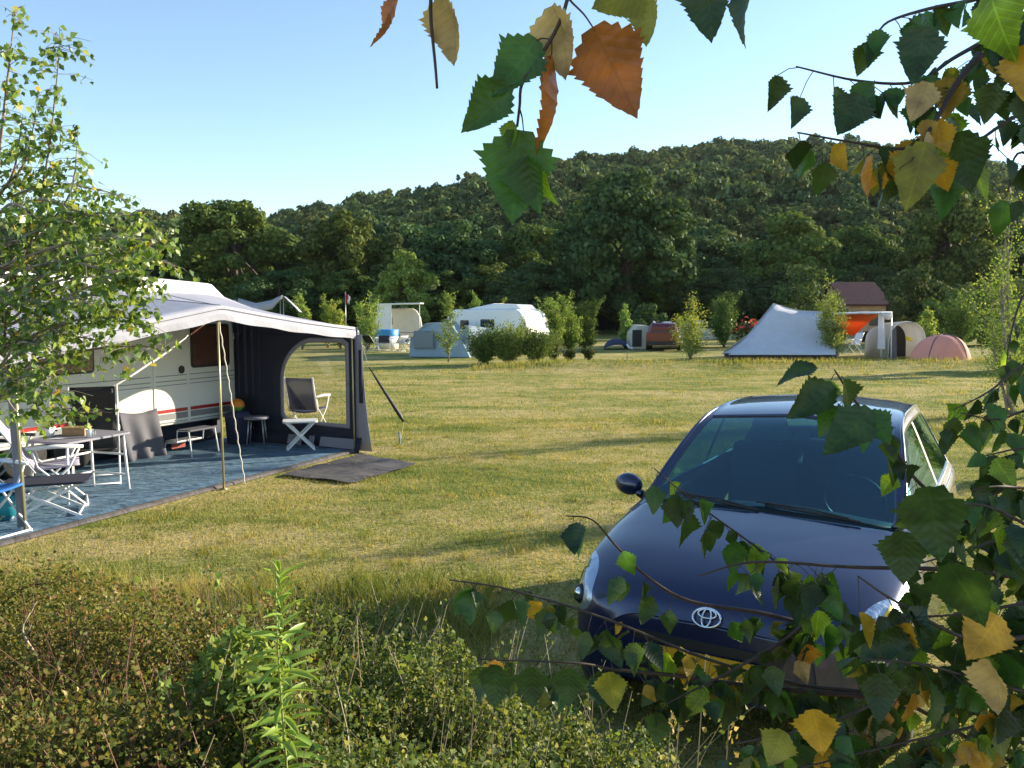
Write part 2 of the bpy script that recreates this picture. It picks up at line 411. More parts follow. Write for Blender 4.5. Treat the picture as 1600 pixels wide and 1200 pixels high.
for p_, px, yt, d, h0, ws, lab in [
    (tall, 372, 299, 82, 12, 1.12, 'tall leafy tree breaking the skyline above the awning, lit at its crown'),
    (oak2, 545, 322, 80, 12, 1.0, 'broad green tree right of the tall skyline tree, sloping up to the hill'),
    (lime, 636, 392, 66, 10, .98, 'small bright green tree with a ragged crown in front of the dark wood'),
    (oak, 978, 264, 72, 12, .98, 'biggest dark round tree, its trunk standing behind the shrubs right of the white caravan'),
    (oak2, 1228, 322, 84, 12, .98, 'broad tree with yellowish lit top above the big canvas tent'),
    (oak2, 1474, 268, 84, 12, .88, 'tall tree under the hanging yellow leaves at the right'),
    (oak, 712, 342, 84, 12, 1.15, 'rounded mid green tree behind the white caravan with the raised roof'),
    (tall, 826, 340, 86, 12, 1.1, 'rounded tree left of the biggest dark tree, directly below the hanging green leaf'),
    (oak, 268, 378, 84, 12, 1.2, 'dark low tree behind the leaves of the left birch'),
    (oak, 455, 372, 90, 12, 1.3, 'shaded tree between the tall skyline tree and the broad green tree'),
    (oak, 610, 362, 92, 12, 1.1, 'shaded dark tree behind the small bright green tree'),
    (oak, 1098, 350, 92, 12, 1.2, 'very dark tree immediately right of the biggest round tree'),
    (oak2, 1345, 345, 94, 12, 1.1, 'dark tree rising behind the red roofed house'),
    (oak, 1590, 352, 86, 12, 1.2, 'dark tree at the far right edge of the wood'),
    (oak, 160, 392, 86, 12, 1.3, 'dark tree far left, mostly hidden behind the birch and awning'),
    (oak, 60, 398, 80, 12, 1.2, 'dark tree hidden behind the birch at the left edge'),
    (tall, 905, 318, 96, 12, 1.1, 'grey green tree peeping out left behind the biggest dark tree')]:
    place_tree(p_, U, px, yt, d, h0, ws, lab, group=GT)
# shaded lower trees filling the foot of the wood: nothing in the photo tells them apart
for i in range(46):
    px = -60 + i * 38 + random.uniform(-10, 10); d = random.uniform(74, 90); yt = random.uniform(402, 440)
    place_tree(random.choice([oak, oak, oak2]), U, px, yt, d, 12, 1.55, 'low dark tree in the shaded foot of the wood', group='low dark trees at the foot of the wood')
# ------------------------------------------------------------------ hill forest
lo = []
for k, tone in enumerate(('dark', 'dark', 'olive')):
    Pp, R, S, cs = crown(17, 3.1, 2.4, 5.4, 1.4, 78, .56, top=.25, shell=.35)
    lo.append((scatter(*QUAD, Pp, R, S), tone))
protos = []
for (V, Fc), tone in lo:
    r = thing('hillside_tree', '', 'tree'); Pp, R, S, cs = crown(34, 3.2, 2.6, 5.4, 1.0, 120, .36, top=.25, shell=.35); V, Fc = scatter(*QUAD, Pp, R, S); link('crown', mesh_np('crown', V, Fc, [M['leaf_' + tone]]), r)
    mb = MB(); mb.tube([(0, 0, -1), (0, 0, 5), (.1, 0, 7)], [.25, .18, .05], 5); mb.build('trunk', M['bark'], r); protos.append(r)
spots = []
d = 100.
while d < 352:
    step = 38 * (170 / d) ** .35
    px = -60 + random.uniform(0, step)
    while px < 1680:
        dd = d + random.uniform(-4, 4); z = float(hill_z(px, dd)) - .3
        spots.append((px + random.uniform(-8, 8), dd, z)); px += step * random.uniform(.75, 1.2) * (1.0 if d > 130 else 1.2)
    d += 8.2 if d < 250 else 6.5
NI = 230; far = []
vis = [(s, i) for i, s in enumerate(spots)]
for (px, dd, z), i in vis:
    x = (px - 800) / F * dd; rz = random.uniform(0, 6); s = random.uniform(.8, 1.25)
    if i < NI:
        k = random.choice([0, 0, 1, 2, 2])
        lab = 'green tree on the lower slope of the wooded hill'
        if i < 3: r = protos[i]; r.location = (x, dd, z); r.scale = (s, s, s); r.rotation_euler = (0, 0, rz); r['label'] = lab; r['group'] = 'trees on the lower slope of the hill'
        else: dup(protos[k], (x, dd, z), rz, lab, s, 'trees on the lower slope of the hill')
    else: far.append((x, dd, z, rz, s))
Vs = []; Fs = []; mi = []; n0 = 0
for x, y, z, rz, s in far:
    k = random.choice([0, 0, 1, 2, 2, 2]); V, Fc = lo[k][0]
    Rz = np.array([[cos(rz), -sin(rz), 0], [sin(rz), cos(rz), 0], [0, 0, 1]])
    Vs.append(V @ Rz.T * s * np.array([1, 1, random.uniform(.85, 1.25)]) + np.array([x, y, z])); Fs.append(Fc + n0); n0 += len(V)
    mi.append(np.full(len(Fc), k))
hf = link('hillside_forest', mesh_np('hillside_forest', np.concatenate(Vs), np.concatenate(Fs), [M['leaf_dark'], M['leaf_dark'], M['leaf_olive']], np.concatenate(mi)))
tag(hf, 'dense green wood covering the upper hill to the skyline', 'forest', kind='stuff')
# ================================================================== AWNING SITE (left)
DU = np.array([.43368, .90106]); DN = np.array([.90106, -.43368]); O2 = np.array([-4.5345, 13.861])
AZ = math.atan2(DU[1], DU[0])
def A(u, n, z=0.):
    p = O2 + u * DU + n * DN; return np.array([p[0], p[1], z])
def un(px, py, z=0.):
    g = G(px, py, z)[:2] - O2; return float(g @ DU), float(g @ DN)
RM = np.array([[DU[0], DN[0], 0], [DU[1], DN[1], 0], [0, 0, 1]])      # local (u, n, z) to world
def lbox(mb, u, n, z, su, sn, sz): return mb.box(A(u, n, z), (su, sn, sz), M=RM)

M['carav'] = mat('caravan_skin', (.72, .72, .68), .38, noise=.06, nscale=2, bump=.05, bscale=90)
M['seal'] = mat('window_seal', (.02, .02, .02), .5)
M['line'] = mat('grey_stripe', (.20, .21, .22), .4)
M['curtain'] = mat('brown_curtain', (.26, .15, .12), .8, noise=.3, nscale=6)
M['winglass'] = glass('window_glass', (.85, .8, .78), .02)
def rrect(u0, u1, z0, z1, r, k=5):
    pts = []
    for cx, cz, a0 in ((u1 - r, z1 - r, 0), (u0 + r, z1 - r, 90), (u0 + r, z0 + r, 180), (u1 - r, z0 + r, 270)):
        for i in range(k + 1):
            a = radians(a0 + 90 * i / k); pts.append((cx + r * cos(a), cz + r * sin(a)))
    return pts
def wall_panel(mb, pts, n, th): return mb.prism([A(u, n, z) for u, z in pts], np.array([*(DN * th), 0]))
cv = thing('caravan', 'white caravan with thin red stripe and brown curtained window under the big grey awning', 'caravan', A(-3.2, -1.1))
mb = MB()                                                 # body: profile in u-z extruded across
prof = [(.06, .42), (.10, .9), (.02, 1.9), (-.12, 2.35), (-.4, 2.56), (-1.6, 2.62), (-5.6, 2.62), (-6.3, 2.5), (-6.6, 1.9), (-6.55, .9), (-6.4, .42)]
mb.prism([A(u, -2.2, z) for u, z in prof], np.array([*(DN * 2.2), 0])); mb.build('body', M['carav'], cv, True, bevel=.05)
mb = MB(); wall_panel(mb, rrect(-1.62, -.97, .5, 2.1, .05), .0005, .012); dr = mb.build('door', M['carav'], cv, True, bevel=.004)
mb = MB(); wall_panel(mb, [(-1.10 + .05 * cos(a * pi / 8), 1.25 + .06 * sin(a * pi / 8)) for a in range(16)], .014, .02)
h = mb.build('handle', M['black'], dr)
h.data.transform(Matrix.Translation(-Vector(ORIG[cv.name])))
for nm, u0, u1, z0, z1 in (('window', -.90, -.10, 1.26, 1.93), ('window', -3.9, -2.6, 1.3, 1.95)):
    mb = MB(); wall_panel(mb, rrect(u0, u1, z0, z1, .06), .001, .022); wn = mb.build(nm, M['seal'], cv, True, bevel=.005)
    mb = MB(); wall_panel(mb, rrect(u0 + .035, u1 - .035, z0 + .035, z1 - .035, .04), .024, .002); c_ = mb.build('curtain', M['curtain'], wn); c_.data.transform(Matrix.Translation(-Vector(ORIG[cv.name])))
    mb = MB(); wall_panel(mb, rrect(u0 + .03, u1 - .03, z0 + .03, z1 - .03, .04), .033, .004); c_ = mb.build('pane', M['winglass'], wn); c_.data.transform(Matrix.Translation(-Vector(ORIG[cv.name])))
for z, hgt, mt, nm in ((.645, .05, 'red', 'red_stripe'), (1.17, .012, 'line', 'grey_line'), (1.09, .012, 'line', 'grey_line'), (1.03, .010, 'line', 'grey_line'), (.56, .09, 'line', 'lower_stripe'), (.475, .012, 'line', 'lower_stripe')):
    mb = MB()
    for u0, u1 in ((-6.5, -1.66), (-1.58, -1.0), (-.93, .07)):
        lbox(mb, (u0 + u1) / 2, .0145 if u0 == -1.58 else .002, z, u1 - u0, .006, hgt)
    mb.build(nm, M[mt], cv, True)
for u in (-2.9, -3.6):
    mb = MB(); c_ = A(u, -.15, .31); mb.tube([c_ - np.array([*(DN * .1), 0]), c_ + np.array([*(DN * .1), 0])], .31, 20); mb.build('wheel', M['rubber'], cv, True, bevel=.02)
mb = MB()
for u in (-.3, -2.2, -4.2, -6.1): lbox(mb, u, -1.1, .36, .12, 1.9, .14)
mb.build('chassis', M['black'], cv, True)
mb = MB(); mb.grid([[A(u, -.30 + .02 * sin(u * 8), z) for z in (.01, .2, .45)] for u in np.linspace(-6.4, 0, 40)]); mb.build('shade_sheet', M['dark_fab'], cv, True, solid=.01)  # dark sheet added so the gap under the caravan looks shaded

# ---- awning
aw = thing('awning', 'big grey white caravan awning with dark side wall and arched clear window over blue carpet', 'awning', A(-2.9, 1.3))
def eave(u):
    a = abs(u + 2.93); k = .108 if u > -2.93 else .15
    return 2.20 - k * a - .02 * sin(min(a / 2.9, 1) * pi)
def nfront(u): return 2.43 + .2 * max(0, 1 - abs(u + 2.93) / 2.9)
def roofz(u, t):
    back = 2.49 + .02 * sin(u * 1.3); f = eave(u)
    g = 0
    # the roof cloth sags between the bars, and the right gable edge curls down
    z = back + (f - back) * t - .035 * sin(pi * t)
    z -= .10 * sin(pi * t) * sm((u + .7) / .75) + (.06 * sm((u + .45) / .5))*(1-t)
    return z + .012 * sin(u * 5 + t * 4) * sin(pi * t)
us = np.linspace(-7.4, -.03, 76); ts = np.linspace(0, 1, 18)
mb = MB(); mb.grid([[A(u, -.35 + t * (nfront(u) + .35), roofz(u, t)) for t in ts] for u in us]); can = mb.build('canopy', M['canvas'], aw, True, solid=.004)
mb = MB()
val = [[A(u, nfront(u) + .012, roofz(u, 1) + .006), A(u, nfront(u) + .03, roofz(u, 1) - .09), A(u, nfront(u) + .02 + .008 * sin(u * 9), roofz(u, 1) - .17 - .006 * sin(u * 7))] for u in us]
mb.grid(val, False)
mb.grid([[A(.045, n, roofz(.03, (n + .35) / (nfront(0) + .35)) + .004), A(.055, n, roofz(.03, (n + .35) / (nfront(0) + .35)) - .15)] for n in np.linspace(0, nfront(0), 14)])
mb.build('valance', M['canvas'], aw, True, solid=.003)
for us_ in (-5.4, -4.1, -2.93, -1.5):
    mb = MB(); mb.tube([A(us_, -.3 + t * (nfront(us_) + .3), roofz(us_, (t * (nfront(us_) + .3) + .05) / (nfront(us_) + .35)) + .004) for t in np.linspace(0, 1, 14)], .005, 5); mb.build('seam', M['mid_fab'], aw, True)
mb = MB(); mb.tube([v_[1] + np.array([*(DN * .006), .055]) for v_ in val], .004, 5); mb.build('piping', M['mid_fab'], aw, True)
# side wall with arched window
def side_pt(n, z): return A(.02 + .02 * sin(n * 6), n, z)
N_ = 48; wc = (1.62, 1.0); inner = []; 
W0, W1, WB, WT = 1.02, 2.22, .40, 1.66
for i in range(N_):
    a = 2 * pi * i / N_; c_, s_ = cos(a), sin(a)
    r = 9
    # inside shape: rectangle with a big rounded top left corner
    for k in range(400):
        rr = .02 + k * .004; n_, z_ = wc[0] + rr * c_, wc[1] + rr * s_
        out = n_ < W0 or n_ > W1 or z_ < WB + .04 * (W1 - n_) or z_ > WT
        R_ = .62
        if n_ < W0 + R_ and z_ > WT - R_ and math.hypot(n_ - W0 - R_, z_ - WT + R_) > R_: out = True
        if n_ > W1 - .08 and z_ > WT - .08 and math.hypot(n_ - W1 + .08, z_ - WT + .08) > .08: out = True
        if out: break
    inner.append((wc[0] + rr * c_, wc[1] + rr * s_))
def scale_in(f): return [(wc[0] + (a - wc[0]) * f, wc[1] + (b - wc[1]) * f) for a, b in inner]
ntop = lambda n: roofz(.03, (n + .35) / (nfront(0) + .35)) - .01
outer = []
for a_, b_ in inner:
    dx, dz = a_ - wc[0], b_ - wc[1]; k = 9
    for lim, dd in (((0.0 - wc[0]), dx), ((2.43 - wc[0]), dx), ((.22 - wc[1]), dz), ((1.80 - wc[1]), dz)):
        if abs(dd) > 1e-6 and lim / dd > 0: k = min(k, lim / dd)
    outer.append((wc[0] + dx * k, wc[1] + dz * k))
i2 = scale_in(1.075)
mb = MB(); rows = []
for f in np.linspace(0, 1, 7): rows.append([side_pt(a[0] + (b[0] - a[0]) * f, a[1] + (b[1] - a[1]) * f) for a, b in zip(i2 + i2[:1], outer + outer[:1])])
mb.grid(rows)
mb.grid([[side_pt(n, 1.78), side_pt(n, ntop(n))] for n in np.linspace(0, 2.43, 20)])
folds = [[A(.05 + .05 * sin(k * 2.2) * (1 - .0 * z), -.02 + k * .05, z) for z in np.linspace(.02, 2.1, 8)] for k in range(14)]
mb.grid(folds)
sw = mb.build('side_wall', M['dark_fab'], aw, True, solid=.004)
mb = MB(); mb.grid([[side_pt(*p) + np.array([0, 0, 0]) - np.array([*(DU * .008), 0]) for p in scale_in(f) + scale_in(f)[:1]] for f in (.985, 1.09)]); mb.build('window_border', M['grey_fab'], aw, True, solid=.003)
mb = MB(); mb.add([side_pt(*p) for p in scale_in(1.0)], [tuple(range(N_))]); M['pvc'] = glass('clear_pvc_sheet', (.86, .86, .82), .03, .12); mb.build('clear_window', M['pvc'], aw, True)
# mud flap, and pale patches coloured to look like its lit parts
mb = MB(); mb.grid([[side_pt(n, .235) + np.array([*(DU * (-.004)), 0]), A(-.06 - .05 * sin(n * 3), n + .03, .0)] for n in np.linspace(0, 2.5, 16)]); mb.build('mud_wall', M['dark_fab'], aw, True, solid=.003)
mb = MB()
for n0, n1 in ((1.15, 1.42), (1.56, 1.66), (1.78, 2.42)):
    mb.prism([A(-.045, n0, .20), A(-.045, n1, .20), A(-.095, n1, .05), A(-.095, n0, .06)], np.array([*(DU * .012), 0]))
mb.build('lit_patch', M['grey_fab'], aw, True)
# front corner: narrow pale panel with a dark band, spreading at its foot
mb = MB()
zs = np.linspace(.02, 1.78, 10)
mb.grid([[A(.04 - .02, 2.40 + .13 * f + .16 * f * (1 - z / 1.78) ** 2, z) for z in zs] for f in (0, .35, .7, 1)]); mb.build('corner_panel', M['grey_fab'], aw, True, solid=.004)
mb = MB(); mb.grid([[A(-.005, 2.49 + .05 * f, z) for z in np.linspace(.75, 1.55, 5)] for f in (0, 1)]); mb.build('rolled_door', M['dark_fab'], aw, True, solid=.03)
# poles
M['pole_y'] = mat('yellowed_steel', (.42, .38, .20), .35, .5)
pm = A(*un(350, 765)); pt = A(-2.93, nfront(-2.93) - .05, 2.16)
mb = MB(); mb.tube([pm, (pm + pt) / 2, pt], .014, 8); mb.tube([pm, pm + [0, 0, .015]], .04, 10); mb.build('pole', M['pole_y'], aw, True)
pr = A(*un(554, 707)); mb = MB(); mb.tube([pr, A(-.06, 2.40, 1.85)], .012, 8); mb.build('pole', M['pole_y'], aw, True)
pl_ = A(*un(40, 834)); ptl = A(-5.33, 2.38, eave(-5.33) - .02)
mb = MB(); mb.tube([pl_, ptl], .014, 8); mb.build('pole', M['pole_y'], aw, True)
mb = MB()                                                   # gathered grey curtain along the left pole
cur = [[pl_ + (ptl - pl_) * f + np.array([-.022 * k - .004, .03 * sin(k * 1.5) + .04, 0]) for f in np.linspace(.03, .97, 9)] for k in range(6)]
mb.grid(cur); mb.build('gathered_curtain', M['grey_fab'], aw, True, solid=.006)
M['rope'] = mat('white_rope', (.6, .58, .5), .8)
pg = A(*un(383, 757)); mb = MB(); q = [pt + (pg - pt) * i / 40 + .006 * np.array([cos(i * 2.), sin(i * 2.), 0]) for i in range(41)]
mb.tube(q, .0075, 6); mb.build('guy_rope', M['rope'], aw, True)
mb = MB()                                                   # roof bars under the canopy
for u in (-6.6, -5.4, -2.93, -.06):
    mb.tube([A(u, 0, roofz(u, .125) - .03)] + [A(u, -.35 + t * (nfront(u) + .35), roofz(u, t) - .03) for t in (.3, .5, .7, .9, .985)], .012, 6)
mb.build('roof_bar', M['grey_metal'], aw, True)
# storm strap, right of the awning
st = thing('storm_strap', 'black tension strap with thin rope pegged into the grass right of the awning', 'strap', G(628, 697))
c0 = A(.05, 2.45, 1.8); c1 = P(576, 573, 12.6); c2 = P(631, 659, 12.55); c3 = G(624, 697)
mb = MB(); d_ = (c2 - c1); mb.tube([c1, c1 + d_ * .3, c1 + d_ * .9, c2], [.006, .02, .03, .02], 6); mb.build('strap', M['black'], st, True)
mb = MB(); mb.tube([c0, c1], .003, 4); mb.tube([c2, c3], .004, 4); mb.build('rope', M['rope'], st, True)
M['bluept'] = mat('blue_plastic', (.05, .2, .45), .4)
mb = MB(); mb.tube([c3 + [0, 0, .22], c3 + [.01, 0, .02]], .014, 6); mb.build('peg', M['bluept'], st, True)

# ---- ground sheets
def weave(name, col, col2, sc):
    m, t, b, o = nodes(name); tc = t.nodes.new('ShaderNodeTexCoord'); n = t.nodes.new('ShaderNodeTexNoise'); n.inputs['Scale'].default_value = sc
    n.inputs['Detail'].default_value = 6; n.inputs['Distortion'].default_value = 1.2
    mp = t.nodes.new('ShaderNodeMapping'); mp.inputs['Rotation'].default_value = (0, 0, -AZ); mp.inputs['Scale'].default_value = (1, 2.2, 1)
    t.links.new(tc.outputs['Object'], mp.inputs[0]); t.links.new(mp.outputs[0], n.inputs['Vector'])
    r = ramp(t, [(.35, col), (.62, col2)]); t.links.new(n.outputs[0], r.inputs[0]); t.links.new(r.outputs[0], b.inputs['Base Color'])
    b.inputs['Roughness'].default_value = .75; bp = t.nodes.new('ShaderNodeBump'); bp.inputs['Strength'].default_value = .7; bp.inputs['Distance'].default_value = .03
    t.links.new(n.outputs[0], bp.inputs['Height']); t.links.new(bp.outputs[0], b.inputs['Normal']); return m
M['carpet'] = weave('blue_carpet', (.04, .09, .14), (.12, .22, .31), 5)
M['matgrey'] = weave('dark_mat', (.05, .045, .045), (.10, .09, .085), 4)
cp = thing('awning_carpet', 'blue green carpet with dark border laid on the grass under the awning', 'carpet', A(-3, 1.2))
def sheet(mb, pts, n=14, z=.03, amp=.008):
    a, b, c, d = [np.array(p) for p in pts]; rows = []
    for i in range(n + 1):
        r = []
        for j in range(n + 1):
            s, t_ = i / n, j / n; p = (a * (1 - s) + b * s) * (1 - t_) + (d * (1 - s) + c * s) * t_
            r.append([p[0], p[1], z + float(H(p[0], p[1])) + amp * (1 + sin(p[0] * 9 + p[1] * 3) * sin(p[1] * 7))])
        rows.append(r)
    mb.grid(rows, flip=True)
sheet_pts = [A(-7.5, -.4), A(.0, -.4), A(.0, 2.38), A(-7.5, 2.62)]
mb = MB(); sheet(mb, sheet_pts, 40); mb.build('carpet', M['carpet'], cp, True)
mb = MB()
e = [A(-7.5, 2.62), A(0, 2.38)]
mb.grid([[[*(e[0] + (e[1] - e[0]) * i / 30)[:2] + DN * k, .045 - .02 * j] for k, j in ((-.02, 0), (.055, 0), (.075, 1.6))] for i in range(31)]); mb.build('border', M['matgrey'], cp, True)
gm = thing('ground_mat', 'dark grey mat lying on the grass at the open corner of the awning', 'mat', G(545, 735))
mb = MB(); sheet(mb, [G(440, 745), G(549, 758), G(652, 728), G(562, 713)], 12, .02, .012); mb.build('mat', M['matgrey'], gm, True)

# ---- camping furniture
def camp_chair(name, label, px, py, rz, fabm, framem, high=1.12, recl=.25, w_=.52):
    g = G(px, py); r = thing(name, label, 'chair', (g[0], g[1], .035), rz)
    hw = w_ / 2
    def pan(nm, y0, z0, y1, z1, sag=.03):
        mb = MB(); mb.grid([[(-hw + .02 + 2 * (hw - .02) * i / 8, y0 + (y1 - y0) * t, z0 + (z1 - z0) * t - sag * sin(pi * i / 8) * (1 if nm == 'seat' else 0) - (0 if nm == 'seat' else 0)) for t in np.linspace(0, 1, 8)] for i in range(9)])
        mb.build(nm, fabm, r, solid=.018)
    pan('seat', -.22, .46, .22, .42); pan('backrest', .22, .44, .22 + recl, high)
    for s in (-1, 1):
        x = s * hw
        mb = MB(); mb.tube([(x, .2, .40), (x, .22 + recl * .5, .44 + (high - .44) * .5), (x, .23 + recl, high + .02)], .012, 7); mb.build('back_frame', framem, r)
        mb = MB(); mb.tube([(x, -.28, 0), (x, .18, .46), (x, .22, .62)], .012, 7); mb.build('leg', framem, r)
        mb = MB(); mb.tube([(x, .34, 0), (x, -.12, .44), (x, -.22, .64)], .012, 7); mb.build('leg', framem, r)
        mb = MB(); mb.tube([(x, -.26, .655), (x, 0, .67), (x, .28, .66)], [.018, .024, .018], 7); mb.build('armrest', M['white_pl'] if framem is M['white_metal'] else M['black'], r)
    for yb in (-.28, .34):
        mb = MB(); mb.tube([(-hw, yb, .02), (hw, yb, .02)], .011, 6); mb.build('crossbar', framem, r)
    return r
M['lilac'] = cloth('pale_lilac_fabric', (.42, .41, .52), .25)
M['bluefab'] = cloth('navy_fabric', (.05, .055, .12), .15)
M['greenfab'] = cloth('green_fabric', (.10, .36, .03), .3)
M['brightblue'] = cloth('bright_blue_fabric', (.03, .2, .6), .3)
camp_chair('camping_chair', 'high backed camping chair with black cushion facing the caravan, behind the table', 152, 756, radians(205), M['black'], M['white_metal'], 1.2, .14)
camp_chair('camping_chair', 'reclining folding chair with pale lilac cloth and white frame left of the table', 92, 792, radians(118), M['lilac'], M['white_metal'], 1.08, .42)
camp_chair('camping_chair', 'navy folding chair seen through the clear window of the awning', 484, 681, radians(165), M['bluefab'], M['white_metal'], .98, .12)
camp_chair('camping_chair', 'white framed chair with bright blue cloth cut off by the left edge', -22, 842, radians(70), M['brightblue'], M['white_metal'], .95, .25)
camp_chair('camping_chair', 'chair with bright green cover beside the left awning post', 8, 778, radians(100), M['greenfab'], M['grey_metal'], .85, .2)

def slat_table(name, label, px, py, rz, w_, l_, h_, leg='straight', topm=None):
    g = G(px, py); r = thing(name, label, 'table', (g[0], g[1], .035), rz); topm = topm or M['white_pl']
    mb = MB(); mb.prism([(x, y, h_) for x, y in rrect(-l_ / 2, l_ / 2, -w_ / 2, w_ / 2, .06)], (0, 0, .025)); mb.build('tabletop', topm, r, bevel=.006)
    if leg == 'straight':
        for sx in (-1, 1):
            for sy in (-1, 1):
                mb = MB(); mb.tube([(sx * (l_ / 2 - .04), sy * (w_ / 2 - .04), 0), (sx * (l_ / 2 - .08), sy * (w_ / 2 - .06), h_)], .016, 7); mb.build('leg', M['white_metal'], r)
        mb = MB()
        for z in (.18, .42):
            for sx in (-1, 1): mb.tube([(sx * (l_ / 2 - .06), -(w_ / 2 - .05), z), (sx * (l_ / 2 - .06), w_ / 2 - .05, z)], .013, 6)
            mb.tube([(-l_ / 2 + .05, w_ / 2 - .05, z), (l_ / 2 - .05, w_ / 2 - .05, z)], .013, 6)
        mb.build('crossbar', M['white_metal'], r)
    else:
        for sy in (-1, 1):
            for a in (-1, 1):
                mb = MB(); y = sy * (w_ / 2 - .04) + a * .012
                mb.box(((0), y, h_ / 2), (.028, .018, math.hypot(h_, l_ * .8)), M=np.array(Matrix.Rotation(a * math.atan2(l_ * .8, h_), 3, 'Y'))); mb.build('leg', M['white_pl'], r)
        for sx in (-1, 1):
            mb = MB(); mb.tube([(sx * l_ * .38, -w_ / 2 + .03, .03), (sx * l_ * .38, w_ / 2 - .03, .03)], .012, 6); mb.build('crossbar', M['white_pl'], r)
    return r
tb = slat_table('camping_table', 'grey topped camping table with white frame standing in front of the caravan wall', 128, 778, AZ + .1, .62, .95, .66, 'straight', M['grey_fab'])
slat_table('folding_stool', 'small white folding table with crossed legs in front of the clear window', 470, 705, radians(15), .38, .52, .42, 'x')
slat_table('trestle_table', 'low table with white crossed legs beside the left awning post', 78, 808, radians(20), .5, .8, .34, 'x', M['dark_fab'])
M['wood'] = mat('tan_wood', (.38, .24, .12), .6, noise=.2, nscale=10)
def put(name, label, cat, p): return thing(name, label, cat, p)
zt = .035 + .66 + .027
g = G(128, 778); bx = put('wooden_box', 'small tan box on the camping table beside the plant', 'box', (g[0] - .05, g[1] + .05, zt))
mb = MB(); mb.box((0, 0, .04), (.26, .16, .08)); mb.build('body', M['wood'], bx, bevel=.005); mb = MB(); mb.box((0, 0, .088), (.27, .17, .012)); mb.build('lid', M['wood'], bx)
pp = put('potted_plant', 'small potted plant with pink flowers on the camping table', 'plant', (g[0] - .30, g[1] - .08, zt))
mb = MB(); mb.lathe([(.001, 0), (.05, 0), (.07, .11), (.06, .11), (.001, .10)], n=14); mb.build('pot', M['white_pl'], pp)
Pp = rng.normal(size=(90, 3)) * [.055, .055, .045] + [0, 0, .17]; V, Fc = scatter(*LEAF4, Pp, frames(90, rng.normal(size=(90, 3))), np.full(90, .05)); link('leaves', mesh_np('leaves', V, Fc, [M['leaf_mid']]), pp)
M['pink'] = mat('pink_petal', (.5, .05, .12), .6); mb = MB()
for k in range(9): q = rng.normal(size=3) * [.05, .05, .02] + [0, 0, .22]; mb.ell(q, (.018, .018, .012), 6)
mb.build('flowers', M['pink'], pp)
cupt = put('mug', 'white mug on the camping table', 'mug', (g[0] + .18, g[1] - .12, zt))
mb = MB(); mb.lathe([(.001, 0), (.036, 0), (.04, .09), (.035, .09), (.032, .01), (.001, .008)], n=16); mb.tube([(.04, 0, .07), (.065, 0, .06), (.065, 0, .03), (.038, 0, .02)], .006, 6); mb.build('body', M['white_pl'], cupt)
# draped grey cloth over the hitch side of the caravan
dc = thing('draped_cover', 'grey cloth cover draped against the lower caravan wall beside the steps', 'cover', A(-1.95, .2))
mb = MB(); mb.grid([[A(-2.28 + .66 * s, .06 + .12 * (1 - t) + .05 * sin(s * 14 + t * 2) * (1.1 - t), .03 + (.70 - .05 * sin(s * 3)) * t) for t in np.linspace(0, 1, 9)] for s in np.linspace(0, 1, 30)]); mb.build('cover', M['mid_fab'], dc, True, solid=.006)
# step stool
ss = thing('step_stool', 'two step metal stool in front of the caravan door', 'steps', A(-1.32, .38, .035), AZ)
for z, y, nm in ((.36, .14, 'tread'), (.18, -.12, 'tread')):
    mb = MB(); mb.prism([(x, yy, z) for x, yy in rrect(-.26, .26, -y - .12, -y + .12, .03)], (0, 0, .025)); mb.build('tread', M['mid_fab'] if z > .3 else M['grey_metal'], ss, bevel=.004)
for sx in (-1, 1):
    mb = MB(); mb.tube([(sx * .26, .26, 0), (sx * .25, .22, .17), (sx * .25, .0, .19), (sx * .25, -.02, .36), (sx * .25, -.24, .37), (sx * .26, -.3, 0)], .012, 7); mb.build('side_frame', M['white_metal'], ss)
M['redlabel'] = mat('red_mat', (.30, .06, .05), .7); mb = MB(); mb.box((0, .24, .10), (.26, .01, .08)); mb.build('red_badge', M['redlabel'], ss)
# grey stool and barrel with ball
g = G(402, 697); stl = thing('camping_stool', 'small stool with pale round top in the dark corner of the awning', 'stool', (g[0], g[1], .035), .4)
mb = MB(); mb.lathe([(.001, .40), (.19, .40), (.20, .42), (.19, .44), (.001, .445)], n=20); mb.build('seat', M['grey_fab'], stl)
for a in range(4):
    t_ = a * pi / 2 + .5; mb = MB(); mb.tube([(.19 * cos(t_), .19 * sin(t_), 0), (.14 * cos(t_), .14 * sin(t_), .40)], .012, 6); mb.build('leg', M['grey_metal'], stl)
g = A(-.28, .33, .035); br = thing('waste_bin', 'dark bin standing in the corner between caravan and side wall', 'bin', g)
mb = MB(); mb.lathe([(.001, 0), (.17, 0), (.2, .42), (.21, .44), (.16, .50), (.001, .51)], n=22); mb.build('body', M['bluefab'], br)
bl = thing('beach_ball', 'orange and green ball resting on the dark bin', 'ball', A(-.28, .33, .035 + .51))
M['orange'] = mat('orange_plastic', (.75, .25, .02), .4); M['lgreen'] = mat('green_plastic', (.12, .35, .05), .4)
mb = MB(); mb.ell((0, 0, .10), (.11, .11, .10), 12); o = mb.build('ball', [M['orange'], M['lgreen']], bl)
for p_ in o.data.polygons:
    if p_.center.z < .08: p_.material_index = 1
g = G(20, 800); tw = thing('bucket', 'teal bucket on the carpet by the left edge under the blue chair', 'bucket', (*G(14, 815)[:2], .035))
M['teal'] = mat('teal_plastic', (.02, .25, .3), .4)
mb = MB(); mb.lathe([(.001, 0), (.12, 0), (.16, .26), (.15, .26), (.11, .02), (.001, .02)], n=20); mb.build('body', M['teal'], tw)
mb = MB(); mb.tube([(-.155, 0, .25), (-.1, .02, .33), (0, .03, .36), (.1, .02, .33), (.155, 0, .25)], .005, 5); mb.build('handle', M['white_metal'], tw)

